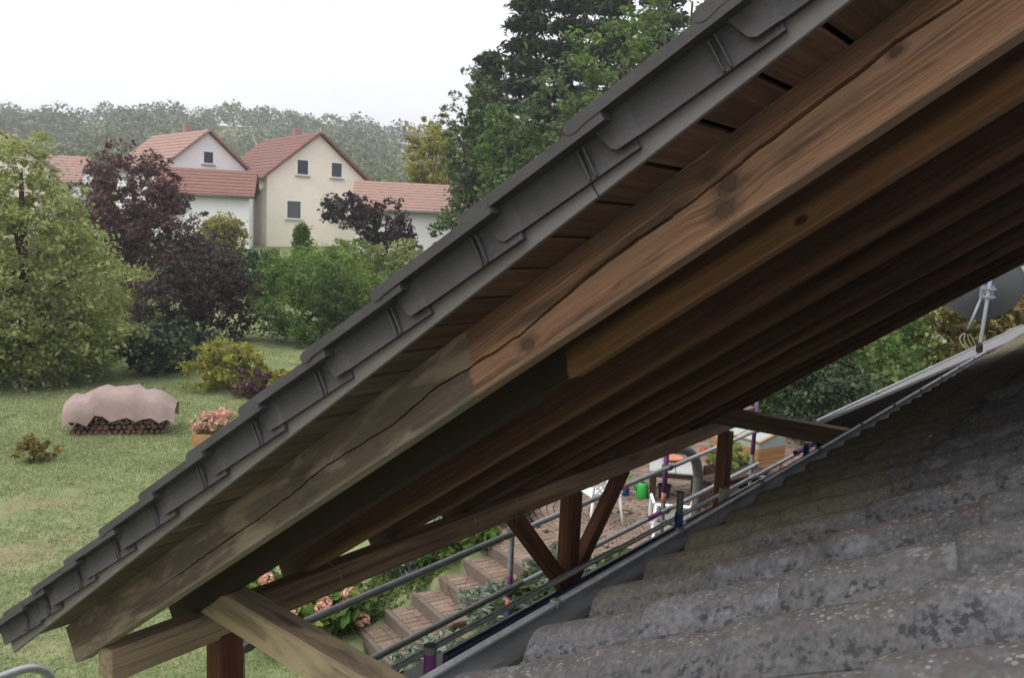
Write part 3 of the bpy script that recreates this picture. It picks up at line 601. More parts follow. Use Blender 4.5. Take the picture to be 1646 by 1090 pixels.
# ------------------------------------------------------------------ satellite dish on its mast
def dish():
    base = Vector((11.05, 1.60, -1.14)); D = thing('satellite_dish', base, 'dark grey satellite dish on a steel mast at the far roof edge', 'satellite dish')
    topm = base + Vector((.02, -.05, 1.45))
    MB().tube([base + Vector((-.02, 0, -.15)), base, topm], .021, 12).build('mast', M_GREY, D, None, True)
    MB().lathe([(.036, -.04), (.036, .02), (.025, .07), (.0215, .07)], 14, base).build('collar', M_BLACK, D, None, True)
    look = Vector((.86, .36, .36)).normalized()            # the dish faces away from the camera
    side = Vector((0, 0, 1)).cross(look).normalized(); upv = look.cross(side)
    c = base + Vector((.20, .04, .67)); m = frame(c, side, upv, look)
    pr = [(r * .425, .085 * (r ** 2)) for r in np.linspace(.001, 1, 12)]; pr += [(.432, .087), (.43, .078)] + [(r * .425, .085 * (r ** 2) - .006) for r in np.linspace(1, .001, 12)]
    MB().lathe(pr, 40).build('reflector', M_DISH, D, m, True)
    k = MB(); mm = frame(base + Vector((.009, -.02, .64)), side, Vector((0, 0, 1)), side.cross(Vector((0, 0, 1))))
    for zz in (-.055, .035): k.box((-.075, zz, -.036), (.075, zz + .022, -.026), .002); k.box((-.062, zz + .004, -.03), (-.05, zz + .016, .06), .002); k.box((.05, zz + .004, -.03), (.062, zz + .016, .06), .002)
    k.box((-.07, -.085, .03), (.07, .085, .05), .004); k.box((-.06, -.06, .05), (.06, .06, .12), .004); k.build('clamp', M_GREY, D, mm)
    k = MB(); p0 = base + Vector((.03, .04, .60)); p1 = base + Vector((-.12, .12, .22)); k.tube([p0, p1], .016, 8); k.build('feed_arm', M_GREY, D, None, True)
    MB().tube([p1, p1 + Vector((-.012, .006, -.05))], .024, 10).build('converter', M_BLACK, D, None, True)
    for i in range(4):
        q = p1 + Vector((0, 0, -.03)); e = base + Vector((-.10 + .04 * i, .10 - .025 * i, -.02)); mid = (q + e) / 2 + Vector((-.06, .16 - .06 * i, .03))
        MB().tube([q.lerp(mid, t * 2 * (1 - t)).lerp(mid.lerp(e, t), t) if False else (q * (1 - t) ** 2 + mid * 2 * t * (1 - t) + e * t * t) for t in np.linspace(0, 1, 12)], .0042, 6).build('cable', M_CABLE, D, None, True)
dish()
# ================================================================== scaffold between house and canopy
SCF = thing('scaffold', (6.7, 3.2, -4.1), 'galvanised tube scaffold with purple, orange and blue paint marks', 'scaffold')
YI, YO = 2.51, 3.95; SX = (2.82, 5.375, 8.05, 10.5); RT = .0242
def gz_at(x, y): return float(ground_z(x, y)) if x < 8.4 else -4.1
def band(x, y, z0, z1, mat, par, r=.0265): MB().tube([(x, y, z0), (x, y, z1)], r, 14).build('paint_band', mat, par, None, True, )
def coupler(x, y, z, par, mat=M_GALVD):
    k = MB(); k.lathe([(.026, -.035), (.042, -.03), (.042, .03), (.026, .035)], 12, (x, y, z)); k.box((x - .02, y - .062, z - .028), (x + .05, y - .02, z + .028), .006); k.build('coupler', mat, par)
tops_o = {2.82: -2.28, 5.375: -2.30, 8.05: -2.20, 10.5: -1.60}
for x in SX:
    st = MB().tube([(x, YO, gz_at(x, YO)), (x, YO, tops_o[x])], RT, 14).build('standard', M_GALV, SCF, None, True, 40)
    coupler(x, YO, -2.43, st); coupler(x, YO, -2.90, st)
    if x == 5.375:
        band(x, YO, -2.46, -2.32, M_GALVD, st); band(x, YO, -2.98, -2.80, M_PURP, st); band(x, YO, -3.08, -3.0, M_ORAN, st); band(x, YO, -3.25, -3.085, M_BLUE, st)
    if x == 8.05: band(x, YO, -2.70, -2.30, M_PURP, st); band(x, YO, -2.81, -2.71, M_PINKP, st); band(x, YO, -3.36, -3.20, M_BLUE, st)
    if x == 10.5: band(x, YO, -2.75, -2.10, M_PURP, st)
for z in (-2.435, -2.90):
    for i in range(3):
        rl = MB().tube([(SX[i] - .12, YO - .035, z), (SX[i + 1] + .12, YO - .035, z + .01)], RT if i else RT * 1.05, 12).build('guard_rail', M_GALV if i else M_GALVD, SCF, None, True, 40)
        if i == 1 and z < -2.5: MB().tube([(SX[i + 1] - .42, YO - .035, z + .008), (SX[i + 1] - .12, YO - .035, z + .009)], RT + .002, 12).build('paint_band', M_PURP, rl, None, True)
        if i == 1 and z > -2.5: MB().tube([(6.9, YO - .035, z + .006), (7.15, YO - .035, z + .007)], RT + .002, 12).build('paint_band', M_PINKP, rl, None, True)
tops_i = {2.82: -1.945, 5.375: -1.775, 8.05: -1.89, 10.5: -1.72}
for x in SX:
    st = MB().tube([(x, YI, gz_at(x, YI)), (x, YI, tops_i[x])], RT, 14).build('standard', M_GALVD, SCF, None, True, 40)
    if x == 2.82: band(x, YI, -2.4, tops_i[x] - .02, M_PURP, st, .030); MB().lathe([(.031, 0), (.031, .035), (.024, .035), (.024, -.05)], 14, (x, YI, tops_i[x] - .025)).build('socket', M_GALVD, st)
    if x == 5.375: band(x, YI, -2.10, -1.93, M_BLUE, st, .030)
    if x == 8.05: band(x, YI, -2.20, tops_i[x] - .03, M_BLUE, st, .030)
    MB().tube([(x, YI - .05, -3.02), (x, YO + .05, -3.02)], RT, 12).build('ledger', M_GALVD, SCF, None, True, 40)
# planks and painted toe board on the house side, light tube along them
for i in range(3):
    for j in range(2):
        MB().box((SX[i] + .03, YI + .06 + .62 * j, -3.06), (SX[i + 1] - .03, YI + .64 + .62 * j, -3.0), .004).build('plank', M_ALU, SCF)
    MB().box((SX[i] + .05, YI - .065, -2.16), (SX[i + 1] - .05, YI - .032, -1.985), .003).build('toe_board', M_TOE if i != 1 else M_GALVD, SCF)
    MB().tube([(SX[i] - .1, YI + .52, -2.36), (SX[i + 1] + .1, YI + .52, -2.35)], .019, 12).build('guard_rail', M_GALV, SCF, None, True, 40)
MB().tube([(8.2, 2.66, -2.05), (9.9, 2.66, -2.03)], .026, 12).build('guard_rail', M_PURP, SCF, None, True, 40)
# bent hand rail end, seen past the low corner of the roof
hoop = [(-1.5, 4.30, -2.27), (1.55, 4.30, -2.285)] + [(1.55 + .36 * math.sin(a), 4.30, -2.645 + .36 * math.cos(a)) for a in np.linspace(.3, math.pi / 2, 8)] + [(1.91, 4.30, -4.9)]
hoop = [(-1.5, 4.30, -2.27), (1.78, 4.30, -2.29)] + [(1.78 + .16 * math.sin(a), 4.30, -2.45 + .16 * math.cos(a)) for a in np.linspace(.3, math.pi / 2, 7)] + [(1.94, 4.30, -4.96)]
tag(MB().tube(hoop, .021, 14).build('bent_handrail', M_GALV, None, None, True, 40), 'bent galvanised handrail below the low corner of the tiled roof', 'handrail')
# rain pipe with its long bend, next to the far post
dp = [Vector((8.35, 4.15, -2.32)), Vector((8.85, 4.15, -2.42)), Vector((9.06, 4.15, -2.50)), Vector((9.22, 4.15, -2.62)), Vector((9.31, 4.15, -2.78)), Vector((9.34, 4.15, -2.98)), Vector((9.34, 4.15, -4.1))]
def smooth(pts, n=5):
    out = []; P = [pts[0]] + pts + [pts[-1]]
    for i in range(1, len(P) - 2):
        for j in range(n):
            t = j / n; a, b_, c, d = P[i - 1], P[i], P[i + 1], P[i + 2]
            out.append(.5 * ((2 * b_) + (c - a) * t + (2 * a - 5 * b_ + 4 * c - d) * t * t + (3 * b_ - a - 3 * c + d) * t ** 3))
    return out + [pts[-1]]
M_PIPE = plain('dull zinc pipe', (.18, .185, .17), .5, .3, .2, 6)
PIPE = tag(MB().tube(smooth(dp), .06, 16).build('rain_pipe', M_PIPE, None, None, True, 60), 'grey zinc rain pipe with a long bend beside the far post', 'pipe')
tag(MB().tube([(6.17, 2.52, -4.1), (6.17, 2.52, -1.92)], .04, 14).build('vent_pipe', M_GALV, None, None, True, 40), 'short grey pipe end standing behind the gutter by the far post', 'pipe')
# ================================================================== terrace, stairs
TERR = tag(MB().box((0, 0, -.4), (11, 9.5, 0)).build('terrace', M_SOIL, None, frame(Vector((ST_O[0], ST_O[1], -4.155)) + Vector((*ST_E, 0)) * 1.82 + Vector((*ST_P, 0)) * -5.6, (*ST_E, 0), (*ST_P, 0), (0, 0, 1))), 'brick paved terrace with a ring pattern', kind='structure')
def paver_list():
    out = []; c = np.array([10.9, 5.95]); Rr = 1.45
    for i in range(14):                                            # rings
        r = .06 + .105 * i
        if r < .1: out.append((c[0], c[1], 0, .05, .05)); continue
        n = max(5, int(2 * math.pi * r / .205))
        for k in range(n): a = 2 * math.pi * (k + .5 * (i % 2)) / n; out.append((c[0] + r * math.cos(a), c[1] + r * math.sin(a), a + math.pi / 2, math.pi * r / n - .005, .047))
    for i in range(-55, 40):
        for j in range(0, 55):
            t = 1.90 + .205 * j + (.1025 if i % 2 else 0); w_ = .1025 * i; p = ST_O + ST_E * t + ST_P * w_
            if np.hypot(*(p - c)) < Rr + .06 or w_ > 3.6 or t > 12.4: continue
            out.append((p[0], p[1], math.atan2(ST_E[1], ST_E[0]), .098, .0465))
    return out
PL = [p for p in paver_list() if p[1] > 2.9]
def paver_box(hx, hy): b = MB(); b.box((-hx, -hy, -.05), (hx, hy, 0), .006); return b
pm0 = paver_box(.098, .0465).mesh('paver', M_PAV)
def in_gap(p):   # rough visibility: how near the line of sight under the plate
    x, y = p[0], p[1]; c = B.T @ np.array([x, y, -4.1]); u, v_ = 823 + F_PX * c[0] / c[2], 545 + F_PX * c[1] / c[2]
    inside = 760 < u < 1240 and v_ > 690 and v_ < 1085 - .583 * (u - 690) + 12
    return (0 if inside else 1, c[2])
PL.sort(key=in_gap)
for p in PL[:300]:
    me = pm0 if p[3] == .098 else paver_box(p[3], p[4]).mesh('paver', M_PAV)
    link(bpy.data.objects.new('paver', me), TERR, Matrix.Translation((p[0], p[1], -4.1 + random.gauss(0, .0018))) @ Matrix.Rotation(p[2], 4, 'Z') @ Matrix.Rotation(random.gauss(0, .006), 4, 'X'))
rest = MB()
for p in PL[300:]: rest.box((-p[3], -p[4], -.05), (p[3], p[4], 0), .005, Matrix.Translation((p[0], p[1], -4.1 + random.gauss(0, .0018))) @ Matrix.Rotation(p[2], 4, 'Z'))
tag(link(bpy.data.objects.new('paving_beyond', rest.mesh('paving_beyond', M_PAV, fix=False)), TERR), kind='stuff')
STAIR = thing('garden_stairs', (7.6, 6.4, -4.9), 'garden stairs of clay pavers with concrete edging, leading down to the lawn', 'stairs')
SF = lambda t, w_, z: frame(Vector((ST_O[0], ST_O[1], 0)) + Vector((*ST_E, 0)) * t + Vector((*ST_P, 0)) * w_ + Vector((0, 0, z)), (*ST_E, 0), (*ST_P, 0), (0, 0, 1))
pms = paver_box(.0975, .0465).mesh('paver', M_PAV)
for k_ in range(6):
    t0 = .358 * k_; z = -4.85 + .15 * k_; m = SF(t0, 0, z)
    st = MB().box((.065, -.955, -.22), (.45 if k_ < 5 else .30, -.0, -.05)).build('step', M_SOIL, STAIR, m)
    MB().box((0, -.975, -.20), (.062, .02, .006), .008).build('edging', M_KERB, st, m)
    for j in range(9):
        off = 0 if j % 2 else .0
        for i in range(2 if k_ < 5 else 1):
            x = .067 + .1 + i * .2 ; y = -.055 - .1045 * j
            link(bpy.data.objects.new('paver', pms), st, m @ Matrix.Translation((x - .0, y, random.gauss(0, .0015))))
# ================================================================== foliage builders
def leaf_quads(P, N, size, rng, asp=.55, up_bias=.4):
    n = len(P); nrm = rng.normal(size=(n, 3)); nrm[:, 2] = np.abs(nrm[:, 2]) + up_bias; nrm /= np.linalg.norm(nrm, axis=1)[:, None]
    t = rng.normal(size=(n, 3)); t -= nrm * (t * nrm).sum(1)[:, None]; t /= np.linalg.norm(t, axis=1)[:, None]; b = np.cross(nrm, t)
    s = size * (.45 + 1.15 * rng.uniform(0, 1, (n, 1)) ** 1.6); fold = nrm * s * .18
    v = np.stack([P - t * s, P + b * s * asp - fold * 0 + fold, P + t * s, P - b * s * asp + fold], 1).reshape(-1, 3)
    f = np.arange(4 * n).reshape(n, 4); return v, f
def clump_points(ells, nclump, per, crad, rng, shell=.55, gap=0):
    """ells: (centre, radii); clumps of points spread through the outer part of the volume"""
    vol = np.array([np.prod(e[1]) ** (2 / 3) for e in ells]); vol /= vol.sum(); C = []
    for e, k in zip(ells, rng.multinomial(nclump, vol)):
        d = rng.normal(size=(k, 3)); d /= np.linalg.norm(d, axis=1)[:, None]; r = rng.uniform(shell ** 3, 1, (k, 1)) ** (1 / 3); ph = rng.uniform(0, 6.28, 6); r = r * (1 + .16 * np.sin(4 * d[:, :1] + ph[0]) * np.cos(5 * d[:, 1:2] + ph[1]) + .13 * np.sin(9 * d[:, :1] + ph[2]) * np.sin(8 * d[:, 2:] + ph[3]) + .10 * np.sin(15 * d[:, 1:2] + ph[4]) * np.cos(13 * d[:, 2:] + ph[5])); C.append(np.array(e[0]) + d * r * np.array(e[1]))
    C = np.concatenate(C); cr = crad * (.4 + 1.1 * rng.uniform(0, 1, (len(C), 1)) ** 1.8); d = rng.normal(size=(len(C), per, 3)); d /= np.linalg.norm(d, axis=2)[:, :, None]
    P = C[:, None, :] + d * (rng.uniform(.15, 1, (len(C), per, 1)) ** .6) * cr[:, None] * np.array([1, 1, .7]); return C, P.reshape(-1, 3)
def tree(name, label, cat, base, ells, mat, nclump=120, per=40, crad=.45, leaf=.09, trunk=.12, group=None, seed=1, asp=.55, limbs=9, shell=.55, bark=None):
    rng = np.random.default_rng(seed); base = Vector(base); T = thing(name, base, label, cat, group)
    E = [((base.x + c[0], base.y + c[1], base.z + c[2]), r) for c, r in ells]
    C, P = clump_points(E, nclump, per, crad, rng, shell); v, f = leaf_quads(P, None, leaf, rng, asp)
    zmin = base.z + .03; v[:, 2] = np.maximum(v[:, 2], zmin)
    link(bpy.data.objects.new('crown', np_mesh('crown', v, f, mat)), T)
    top = max(e[0][2] + e[1][2] * .3 for e in E); cx = np.mean([e[0][0] for e in E]); cy = np.mean([e[0][1] for e in E]); b = MB()
    pts = [base + Vector((0, 0, -.15)), base + Vector((.0, .0, .35 * (top - base.z))), Vector((cx, cy, base.z + .7 * (top - base.z))), Vector((cx, cy, top))]
    b.tube(smooth(pts, 3), list(np.linspace(trunk, trunk * .25, len(smooth(pts, 3)))), 8)
    for i in rng.choice(len(C), min(limbs, len(C)), replace=False):
        c = Vector(C[i]); s = base.lerp(Vector((cx, cy, top)), rng.uniform(.25, .65)); mid = (s + c) / 2 + Vector((0, 0, .12 * (c - s).length)); b.tube([s, mid, c], [trunk * .4, trunk * .25, trunk * .08], 6)
    link(bpy.data.objects.new('trunk', b.mesh('trunk', bark or M_BARK, True)), T); return T
def conifer(name, label, base, height, rad, mat, n=2600, leaf=.32, seed=1, group=None, trunk=.25):
    rng = np.random.default_rng(seed); base = Vector(base); T = thing(name, base, label, 'tree', group)
    u = rng.uniform(.0, 1, n) ** .75; tier = np.floor(u * 16) / 16 + rng.normal(0, .008, n); ang = rng.uniform(0, 2 * math.pi, n); lobes = 1 + .22 * np.sin(ang * 5 + tier * 40) + rng.normal(0, .1, n)
    r = rad * (1 - tier) ** .8 * np.clip(rng.uniform(.25, 1.05, n), 0, 1.1) * lobes
    C = np.stack([base.x + r * np.cos(ang), base.y + r * np.sin(ang), base.z + height * (.06 + .94 * tier) - .16 * r], 1)
    P = np.repeat(C, 9, 0) + rng.normal(0, leaf * .9, (n * 9, 3)) * np.array([1, 1, .55]); v, f = leaf_quads(P, None, leaf, rng, .3, .1)
    link(bpy.data.objects.new('crown', np_mesh('crown', v, f, mat)), T)
    link(bpy.data.objects.new('trunk', MB().tube([base + Vector((0, 0, -.2)), base + Vector((0, 0, height * .97))], [trunk, .02], 8).mesh('trunk', M_BARK, True)), T)
def shrub(name, label, base, r, h, mat, n=70, per=40, leaf=.06, crad=.16, seed=1, group=None, cat='shrub', asp=.55):
    return tree(name, label, cat, base, [((0, 0, h * .5), (r[0], r[1], h * .52))], mat, n, per, crad, leaf, .025, group, seed, asp, 6, .3)
def gp(px, py, r):   # point at horizontal distance r seen in direction (px,py)
    d = B @ np.array([(px - 823) / F_PX, (py - 545) / F_PX, 1.]); d = d / np.hypot(d[0], d[1]) * r; return d
def on_ground(px, r): d = gp(px, 400, r); return (d[0], d[1], float(ground_z(d[0], d[1])))
# ------------------------------------------------------------------ garden beside the stairs
def hydrangea(base, heads, label, seed):
    T = shrub('hydrangea', label, base, (.42, .42), .62, LF_HYD, 60, 16, .075, .15, seed, 'hydrangeas beside the stairs', asp=.62)
    rng = np.random.default_rng(seed + 50)
    for (dx, dy, dz) in heads:
        c = np.array([base[0] + dx, base[1] + dy, base[2] + dz]); d = rng.normal(size=(190, 3)); d /= np.linalg.norm(d, axis=1)[:, None]
        v, f = leaf_quads(c + d * .085 * rng.uniform(.75, 1.05, (190, 1)), None, .019, rng, .8, .2); link(bpy.data.objects.new('flower_head', np_mesh('flower_head', v, f, LF_PINK)), T)
def gpt(x, y): return (x, y, float(ground_z(x, y)))
hydrangea(gpt(6.75, 7.52), [(-.05, -.25, .52), (.28, -.12, .38), (-.30, -.1, .45), (.05, -.36, .22), (.3, .1, .56)], 'pink hydrangea at the foot of the stairs', 11)
hydrangea(gpt(6.12, 7.62), [(-.2, -.2, .5), (.2, -.3, .45), (.0, -.4, .25), (.3, .0, .55)], 'pink hydrangea half hidden behind the pale tie beam', 12)
hydrangea(gpt(6.45, 8.45), [(-.2, -.2, .6), (.2, -.25, .62), (0, .1, .66)], 'pink hydrangea seen through the gap above the wall plate', 13)
def mound(name, label, x, y, rx, ry, h, mat, n, leaf, seed, group, asp=.28, crad=.10, per=36):
    return shrub(name, label, gpt(x, y), (rx, ry), h, mat, n, per, leaf, crad, seed, group, 'plant', asp)
sv = 'silver plants along the stairs'
def tw(t, w_): p = ST_O + ST_E * t + ST_P * w_; return float(p[0]), float(p[1])
mound('silver_sage', 'silver sage mound beside the lowest stairs, nearest the gutter', *tw(.35, -1.32), .5, .35, .34, LF_SILVER, 60, .05, 21, sv)
mound('silver_sage', 'silver sage mound below the middle stairs', *tw(1.05, -1.32), .45, .35, .36, LF_SILVER, 60, .05, 22, sv)
mound('silver_sage', 'silver sage mound right of the scaffold upright', *tw(1.95, -1.38), .55, .38, .42, LF_SILVER, 80, .05, 23, sv)
mound('silver_sage', 'silver sage mound left of the top stairs', *tw(1.5, .55), .55, .3, .34, LF_SILVER, 70, .05, 24, sv)
mound('silver_sage', 'silver sage mound left of the middle stairs behind the rail', *tw(.95, .62), .5, .28, .32, LF_SILVER, 60, .05, 25, sv)
mound('leafy_plant', 'broad leaved green plant at the head of the stairs', *tw(1.75, .32), .32, .25, .3, LF_HYD, 30, .085, 26, None, .6)
mound('leafy_plant', 'dark green plant between the middle stairs and the sage', *tw(1.25, .32), .3, .2, .24, LF_GREEN, 40, .05, 27, None, .5)
mound('ground_plant', 'low green plant below the scaffold rail', *tw(1.5, -1.55), .45, .3, .3, LF_MID, 60, .045, 28, None, .5)
mound('ground_plant', 'low green plant beside the V shaped braces', *tw(2.7, -1.7), .55, .35, .36, LF_GREEN, 70, .05, 29, None, .45)
mound('leafy_plant', 'green lavender clump behind the plate left of the braces', *tw(2.6, .75), .5, .3, .42, LF_MID, 70, .05, 30, None, .3)
def moss_bank():
    rng = np.random.default_rng(5); t = rng.uniform(-.3, 2.0, 14000); w_ = rng.uniform(.03, .95, 14000); p = ST_O + t[:, None] * ST_E + w_[:, None] * ST_P; z = ground_z(p[:, 0], p[:, 1])
    g = np.sin(t * 7 + w_ * 3) * np.cos(w_ * 9 - t * 2); keep = g > rng.uniform(-1.3, .6, len(t)); P = np.stack([p[:, 0], p[:, 1], z + rng.uniform(0, .07, len(t)) * (1 + g)], 1)[keep]
    v, f = leaf_quads(P, None, .022, rng, .5, .6); tag(link(bpy.data.objects.new('bank_moss', np_mesh('bank_moss', v, f, LF_MOSS))), 'mossy green cover on the bank beside the stairs', 'moss', kind='stuff')
moss_bank()
def grass():
    rng = np.random.default_rng(9); n = 560000; r = 6.2 + 24 * rng.uniform(0, 1, n) ** .85; az = np.radians(rng.uniform(20, 88, n)); x, y = r * np.cos(az), r * np.sin(az)
    t = (x - ST_O[0]) * ST_E[0] + (y - ST_O[1]) * ST_E[1]; wq = (x - ST_O[0]) * ST_P[0] + (y - ST_O[1]) * ST_P[1]; keep = ((t < -.25) | ((y > 9.8) & (t < 1.7)) | (wq > 4.2)) & (rng.uniform(0, 1, n) < np.clip((31 - r) / 12, 0, 1)); x, y, r = x[keep], y[keep], r[keep]
    bare = np.zeros(len(x))
    for (cx, cy, rx, ry) in ((6.2, 14.6, 1.2, .8), (5.2, 12.6, 1.0, .65), (6.0, 16.4, .7, .6)): bare = np.maximum(bare, np.clip(1.25 - np.hypot((x - cx) / rx, (y - cy) / ry) + .45 * np.sin(x * 5.3 + 2 * np.sin(y * 3.1)) * np.cos(y * 4.7), 0, 1))
    pat = .5 + .5 * np.sin(x * 1.3 + 1.7 * np.sin(y * .9)) * np.cos(y * 1.1 + np.sin(x * 1.9)); keep = rng.uniform(0, 1, len(x)) > np.maximum(bare * .9, .30 * pat); x, y, r = x[keep], y[keep], r[keep]
    n = len(x); z = ground_z(x, y); h = rng.uniform(.02, .055, n) * (1 + (r > 16) * .2); a = rng.uniform(0, 2 * math.pi, n); wd = .0032 * (1 + r / 9); ln = rng.normal(0, .035, (n, 2))
    bx, by = np.cos(a) * wd, np.sin(a) * wd
    v = np.stack([np.stack([x - bx, y - by, z - .004], 1), np.stack([x + bx, y + by, z - .004], 1), np.stack([x + ln[:, 0], y + ln[:, 1], z + h], 1)], 1).reshape(-1, 3)
    tag(link(bpy.data.objects.new('grass', np_mesh('grass', v, np.arange(3 * n).reshape(n, 3), LF_GRASS))), 'short green grass with worn patches on the lawn', 'grass', kind='stuff')
grass()
# gravel strip with a stone edge below the pale beams
tag(MB().tube([(4.55, 4.9, -4.90), (5.1, 4.55, -4.91), (5.7, 4.1, -4.92), (6.3, 3.6, -4.92)], .05, 6).build('edging_stone', M_KERB), 'rough stone edging of the gravel strip under the tie beam', 'edging')
def gravel():
    rng = np.random.default_rng(4); n = 5000; t = rng.uniform(0, 1, n); off = rng.uniform(.05, .9, n); x = 4.6 + 1.7 * t + off * .5; y = 4.9 - 1.3 * t + off * -.75 + rng.normal(0, .02, n)
    P = np.stack([x - off * 0, y, np.full(n, -4.915)], 1); v, f = leaf_quads(P, None, .022, rng, .9, 1.2); tag(link(bpy.data.objects.new('gravel', np_mesh('gravel', v, f, M_PAV))), 'gravel and chips along the stone edging', 'gravel', kind='stuff')
gravel()
# ================================================================== things on the terrace
def chair(loc, rz, label, lie=False):
    T = thing('garden_chair', loc, label, 'chair', 'white plastic garden chairs'); m = Matrix.Translation(loc) @ Matrix.Rotation(rz, 4, 'Z')
    if lie: m = m @ Matrix.Translation((0, 0, .28)) @ Matrix.Rotation(math.radians(-78), 4, 'X')
    s = MB(); s.box((-.23, -.22, .40), (.23, .23, .425), .012); s.box((-.23, -.235, .345), (.23, -.21, .405), .008); s.build('seat', M_WHITE, T, m)
    for sx in (-1, 1):
        for (y0, y1) in ((-.21, -.26), (.19, .27)):
            MB().tube([(sx * .21, y0, .40), (sx * .235, (y0 + y1) / 2 - .02, .2), (sx * .25, y1, 0)], [.026, .021, .018], 8).build('leg', M_WHITE, T, m, True)
        MB().tube(smooth([Vector((sx * .24, -.22, .40)), Vector((sx * .27, -.25, .55)), Vector((sx * .275, -.20, .635)), Vector((sx * .275, .05, .65)), Vector((sx * .25, .25, .66))], 4), .02, 8).build('arm', M_WHITE, T, m, True)
    bk = MB(); back = lambda x, z: (x, .20 + (z - .42) * .28 + .05 * (1 - (x / .24) ** 2) * 0, z)
    ol = [(-.22, .42), (-.235, .65), (-.215, .82), (-.13, .89), (0, .905), (.13, .89), (.215, .82), (.235, .65), (.22, .42)]
    bk.tube(smooth([Vector(back(*p)) for p in ol], 3), .017, 8)
    for k in range(-5, 6):
        for sg in (-1, 1):
            pts = [(k * .085 + sg * (z - .66) * .9, z) for z in np.linspace(.42, .89, 9)]; pts = [p for p in pts if abs(p[0]) < .225 - max(0, p[1] - .8) * .9]
            if len(pts) > 1: bk.tube([back(*pts[0]), back(*pts[-1])], .0125, 6)
    bk.build('back', M_WHITE, T, m, True)
chair((10.30, 6.05, -4.1), math.radians(150), 'white plastic chair with lattice back beside the green watering can')
chair((9.75, 4.62, -4.1), math.radians(-60), 'white plastic chair tipped over next to the gutter edge', True)
def watering_can():
    loc = (11.72, 6.12, -4.1); T = thing('watering_can', loc, 'bright green plastic watering can on the terrace', 'watering can'); m = Matrix.Translation(loc) @ Matrix.Rotation(.5, 4, 'Z') @ Matrix.Diagonal((.68, .68, .76, 1))
    b = MB(); b.lathe([(.001, 0), (.135, 0), (.142, .02), (.135, .16), (.12, .27), (.10, .30), (.06, .31), (.06, .30)], 22); b.build('body', M_GCAN, T, m, True, 50)
    MB().tube(smooth([Vector((0, .06, .30)), Vector((0, -.02, .42)), Vector((0, -.13, .38)), Vector((0, -.15, .22))], 5), .014, 8).build('handle', M_GCAN, T, m, True)
    MB().tube([(0, .10, .10), (0, .22, .26), (0, .30, .40)], [.035, .022, .016], 10).build('spout', M_GCAN, T, m, True)
    MB().tube([(0, .295, .39), (0, .325, .435)], [.018, .045], 12).build('rose', M_GCAN, T, m, True)
watering_can()
def small_can():
    loc = (11.62, 6.38, -4.1); T = thing('small_jug', loc, 'small dark blue jug left of the green watering can', 'jug'); m = Matrix.Translation(loc) @ Matrix.Rotation(2.4, 4, 'Z') @ Matrix.Diagonal((.8, .8, .9, 1))
    MB().lathe([(.001, 0), (.085, 0), (.09, .02), (.085, .13), (.05, .19), (.038, .20), (.03, .19)], 18).build('body', M_BCAN, T, m, True, 50)
    MB().tube([(0, .07, .06), (0, .16, .2)], [.02, .012], 8).build('spout', M_BCAN, T, m, True); MB().tube(smooth([Vector((0, -.04, .19)), Vector((0, -.11, .17)), Vector((0, -.08, .06))], 4), .009, 8).build('handle', M_BCAN, T, m, True)
small_can()
def bucket():
    loc = (11.95, 5.86, -4.1); T = thing('bucket', loc, 'dark round plant bucket right of the green watering can', 'bucket'); m = Matrix.Translation(loc) @ Matrix.Diagonal((.72, .72, .8, 1))
    MB().lathe([(.001, 0), (.11, 0), (.135, .24), (.15, .24), (.15, .262), (.135, .262), (.125, .22), (.001, .21)], 20).build('pail', M_POT, T, m, True, 40)
    MB().tube([(.14 * math.cos(a), .02, .24 - .12 * math.sin(a)) for a in np.linspace(0, math.pi, 12)], .004, 6).build('handle', M_GALV, T, m, True)
bucket()
M_DKWOOD = wood('dark table timber', (.02, .012, .009), (.045, .026, .018), (.08, .05, .035))
def table():
    loc = (12.15, 5.80, -4.1); T = thing('garden_table', loc, 'low dark wooden table with pale stone slabs on top', 'table'); m = Matrix.Translation(loc) @ Matrix.Rotation(math.radians(-62), 4, 'Z')
    for i in range(2): MB().box((-.40 + .405 * i, -.40, .46), (-.40 + .405 * i + .395, .40, .49), .006).build('slab', M_SLATE, T, m)
    MB().box((-.38, -.38, .38), (.38, .38, .457), .006).build('frame', M_DKWOOD, T, m)
    for sx in (-1, 1):
        for sy in (-1, 1): MB().box((sx * .33 - .045, sy * .33 - .045, 0), (sx * .33 + .045, sy * .33 + .045, .379), .006).build('leg', M_DKWOOD, T, m)
table()
def bench():
    loc = (12.55, 5.0, -4.1); T = thing('wooden_bench', loc, 'dark wooden bench between table and rain pipe', 'bench'); m = Matrix.Translation(loc) @ Matrix.Rotation(math.radians(-12), 4, 'Z')
    for i in range(3): MB().box((-.7, -.2 + .135 * i, .42), (.7, -.2 + .135 * i + .12, .45), .005).build('slat', M_DKWOOD, T, m)
    for sx in (-1, 1): MB().box((sx * .6 - .05, -.2, 0), (sx * .6 + .05, .2, .419), .006).build('leg', M_DKWOOD, T, m)
bench()
def bowl():
    loc = (12.35, 5.95, -3.608); tag(MB().lathe([(.001, 0), (.07, 0), (.16, .07), (.17, .07), (.165, .05), (.08, .01), (.001, .012)], 20).build('clay_bowl', M_TERRA, None, Matrix.Translation(loc), True), 'shallow terracotta bowl on the stone topped table', 'bowl')
bowl()
def pot_small():
    loc = (9.6, 6.95, -4.1); tag(MB().lathe([(.001, 0), (.10, 0), (.15, .24), (.165, .24), (.165, .28), (.14, .28), (.13, .22), (.001, .2)], 18).build('clay_pot', M_TERRA, None, Matrix.Translation(loc), True, ), 'terracotta pot behind the left brace', 'pot')
pot_small()
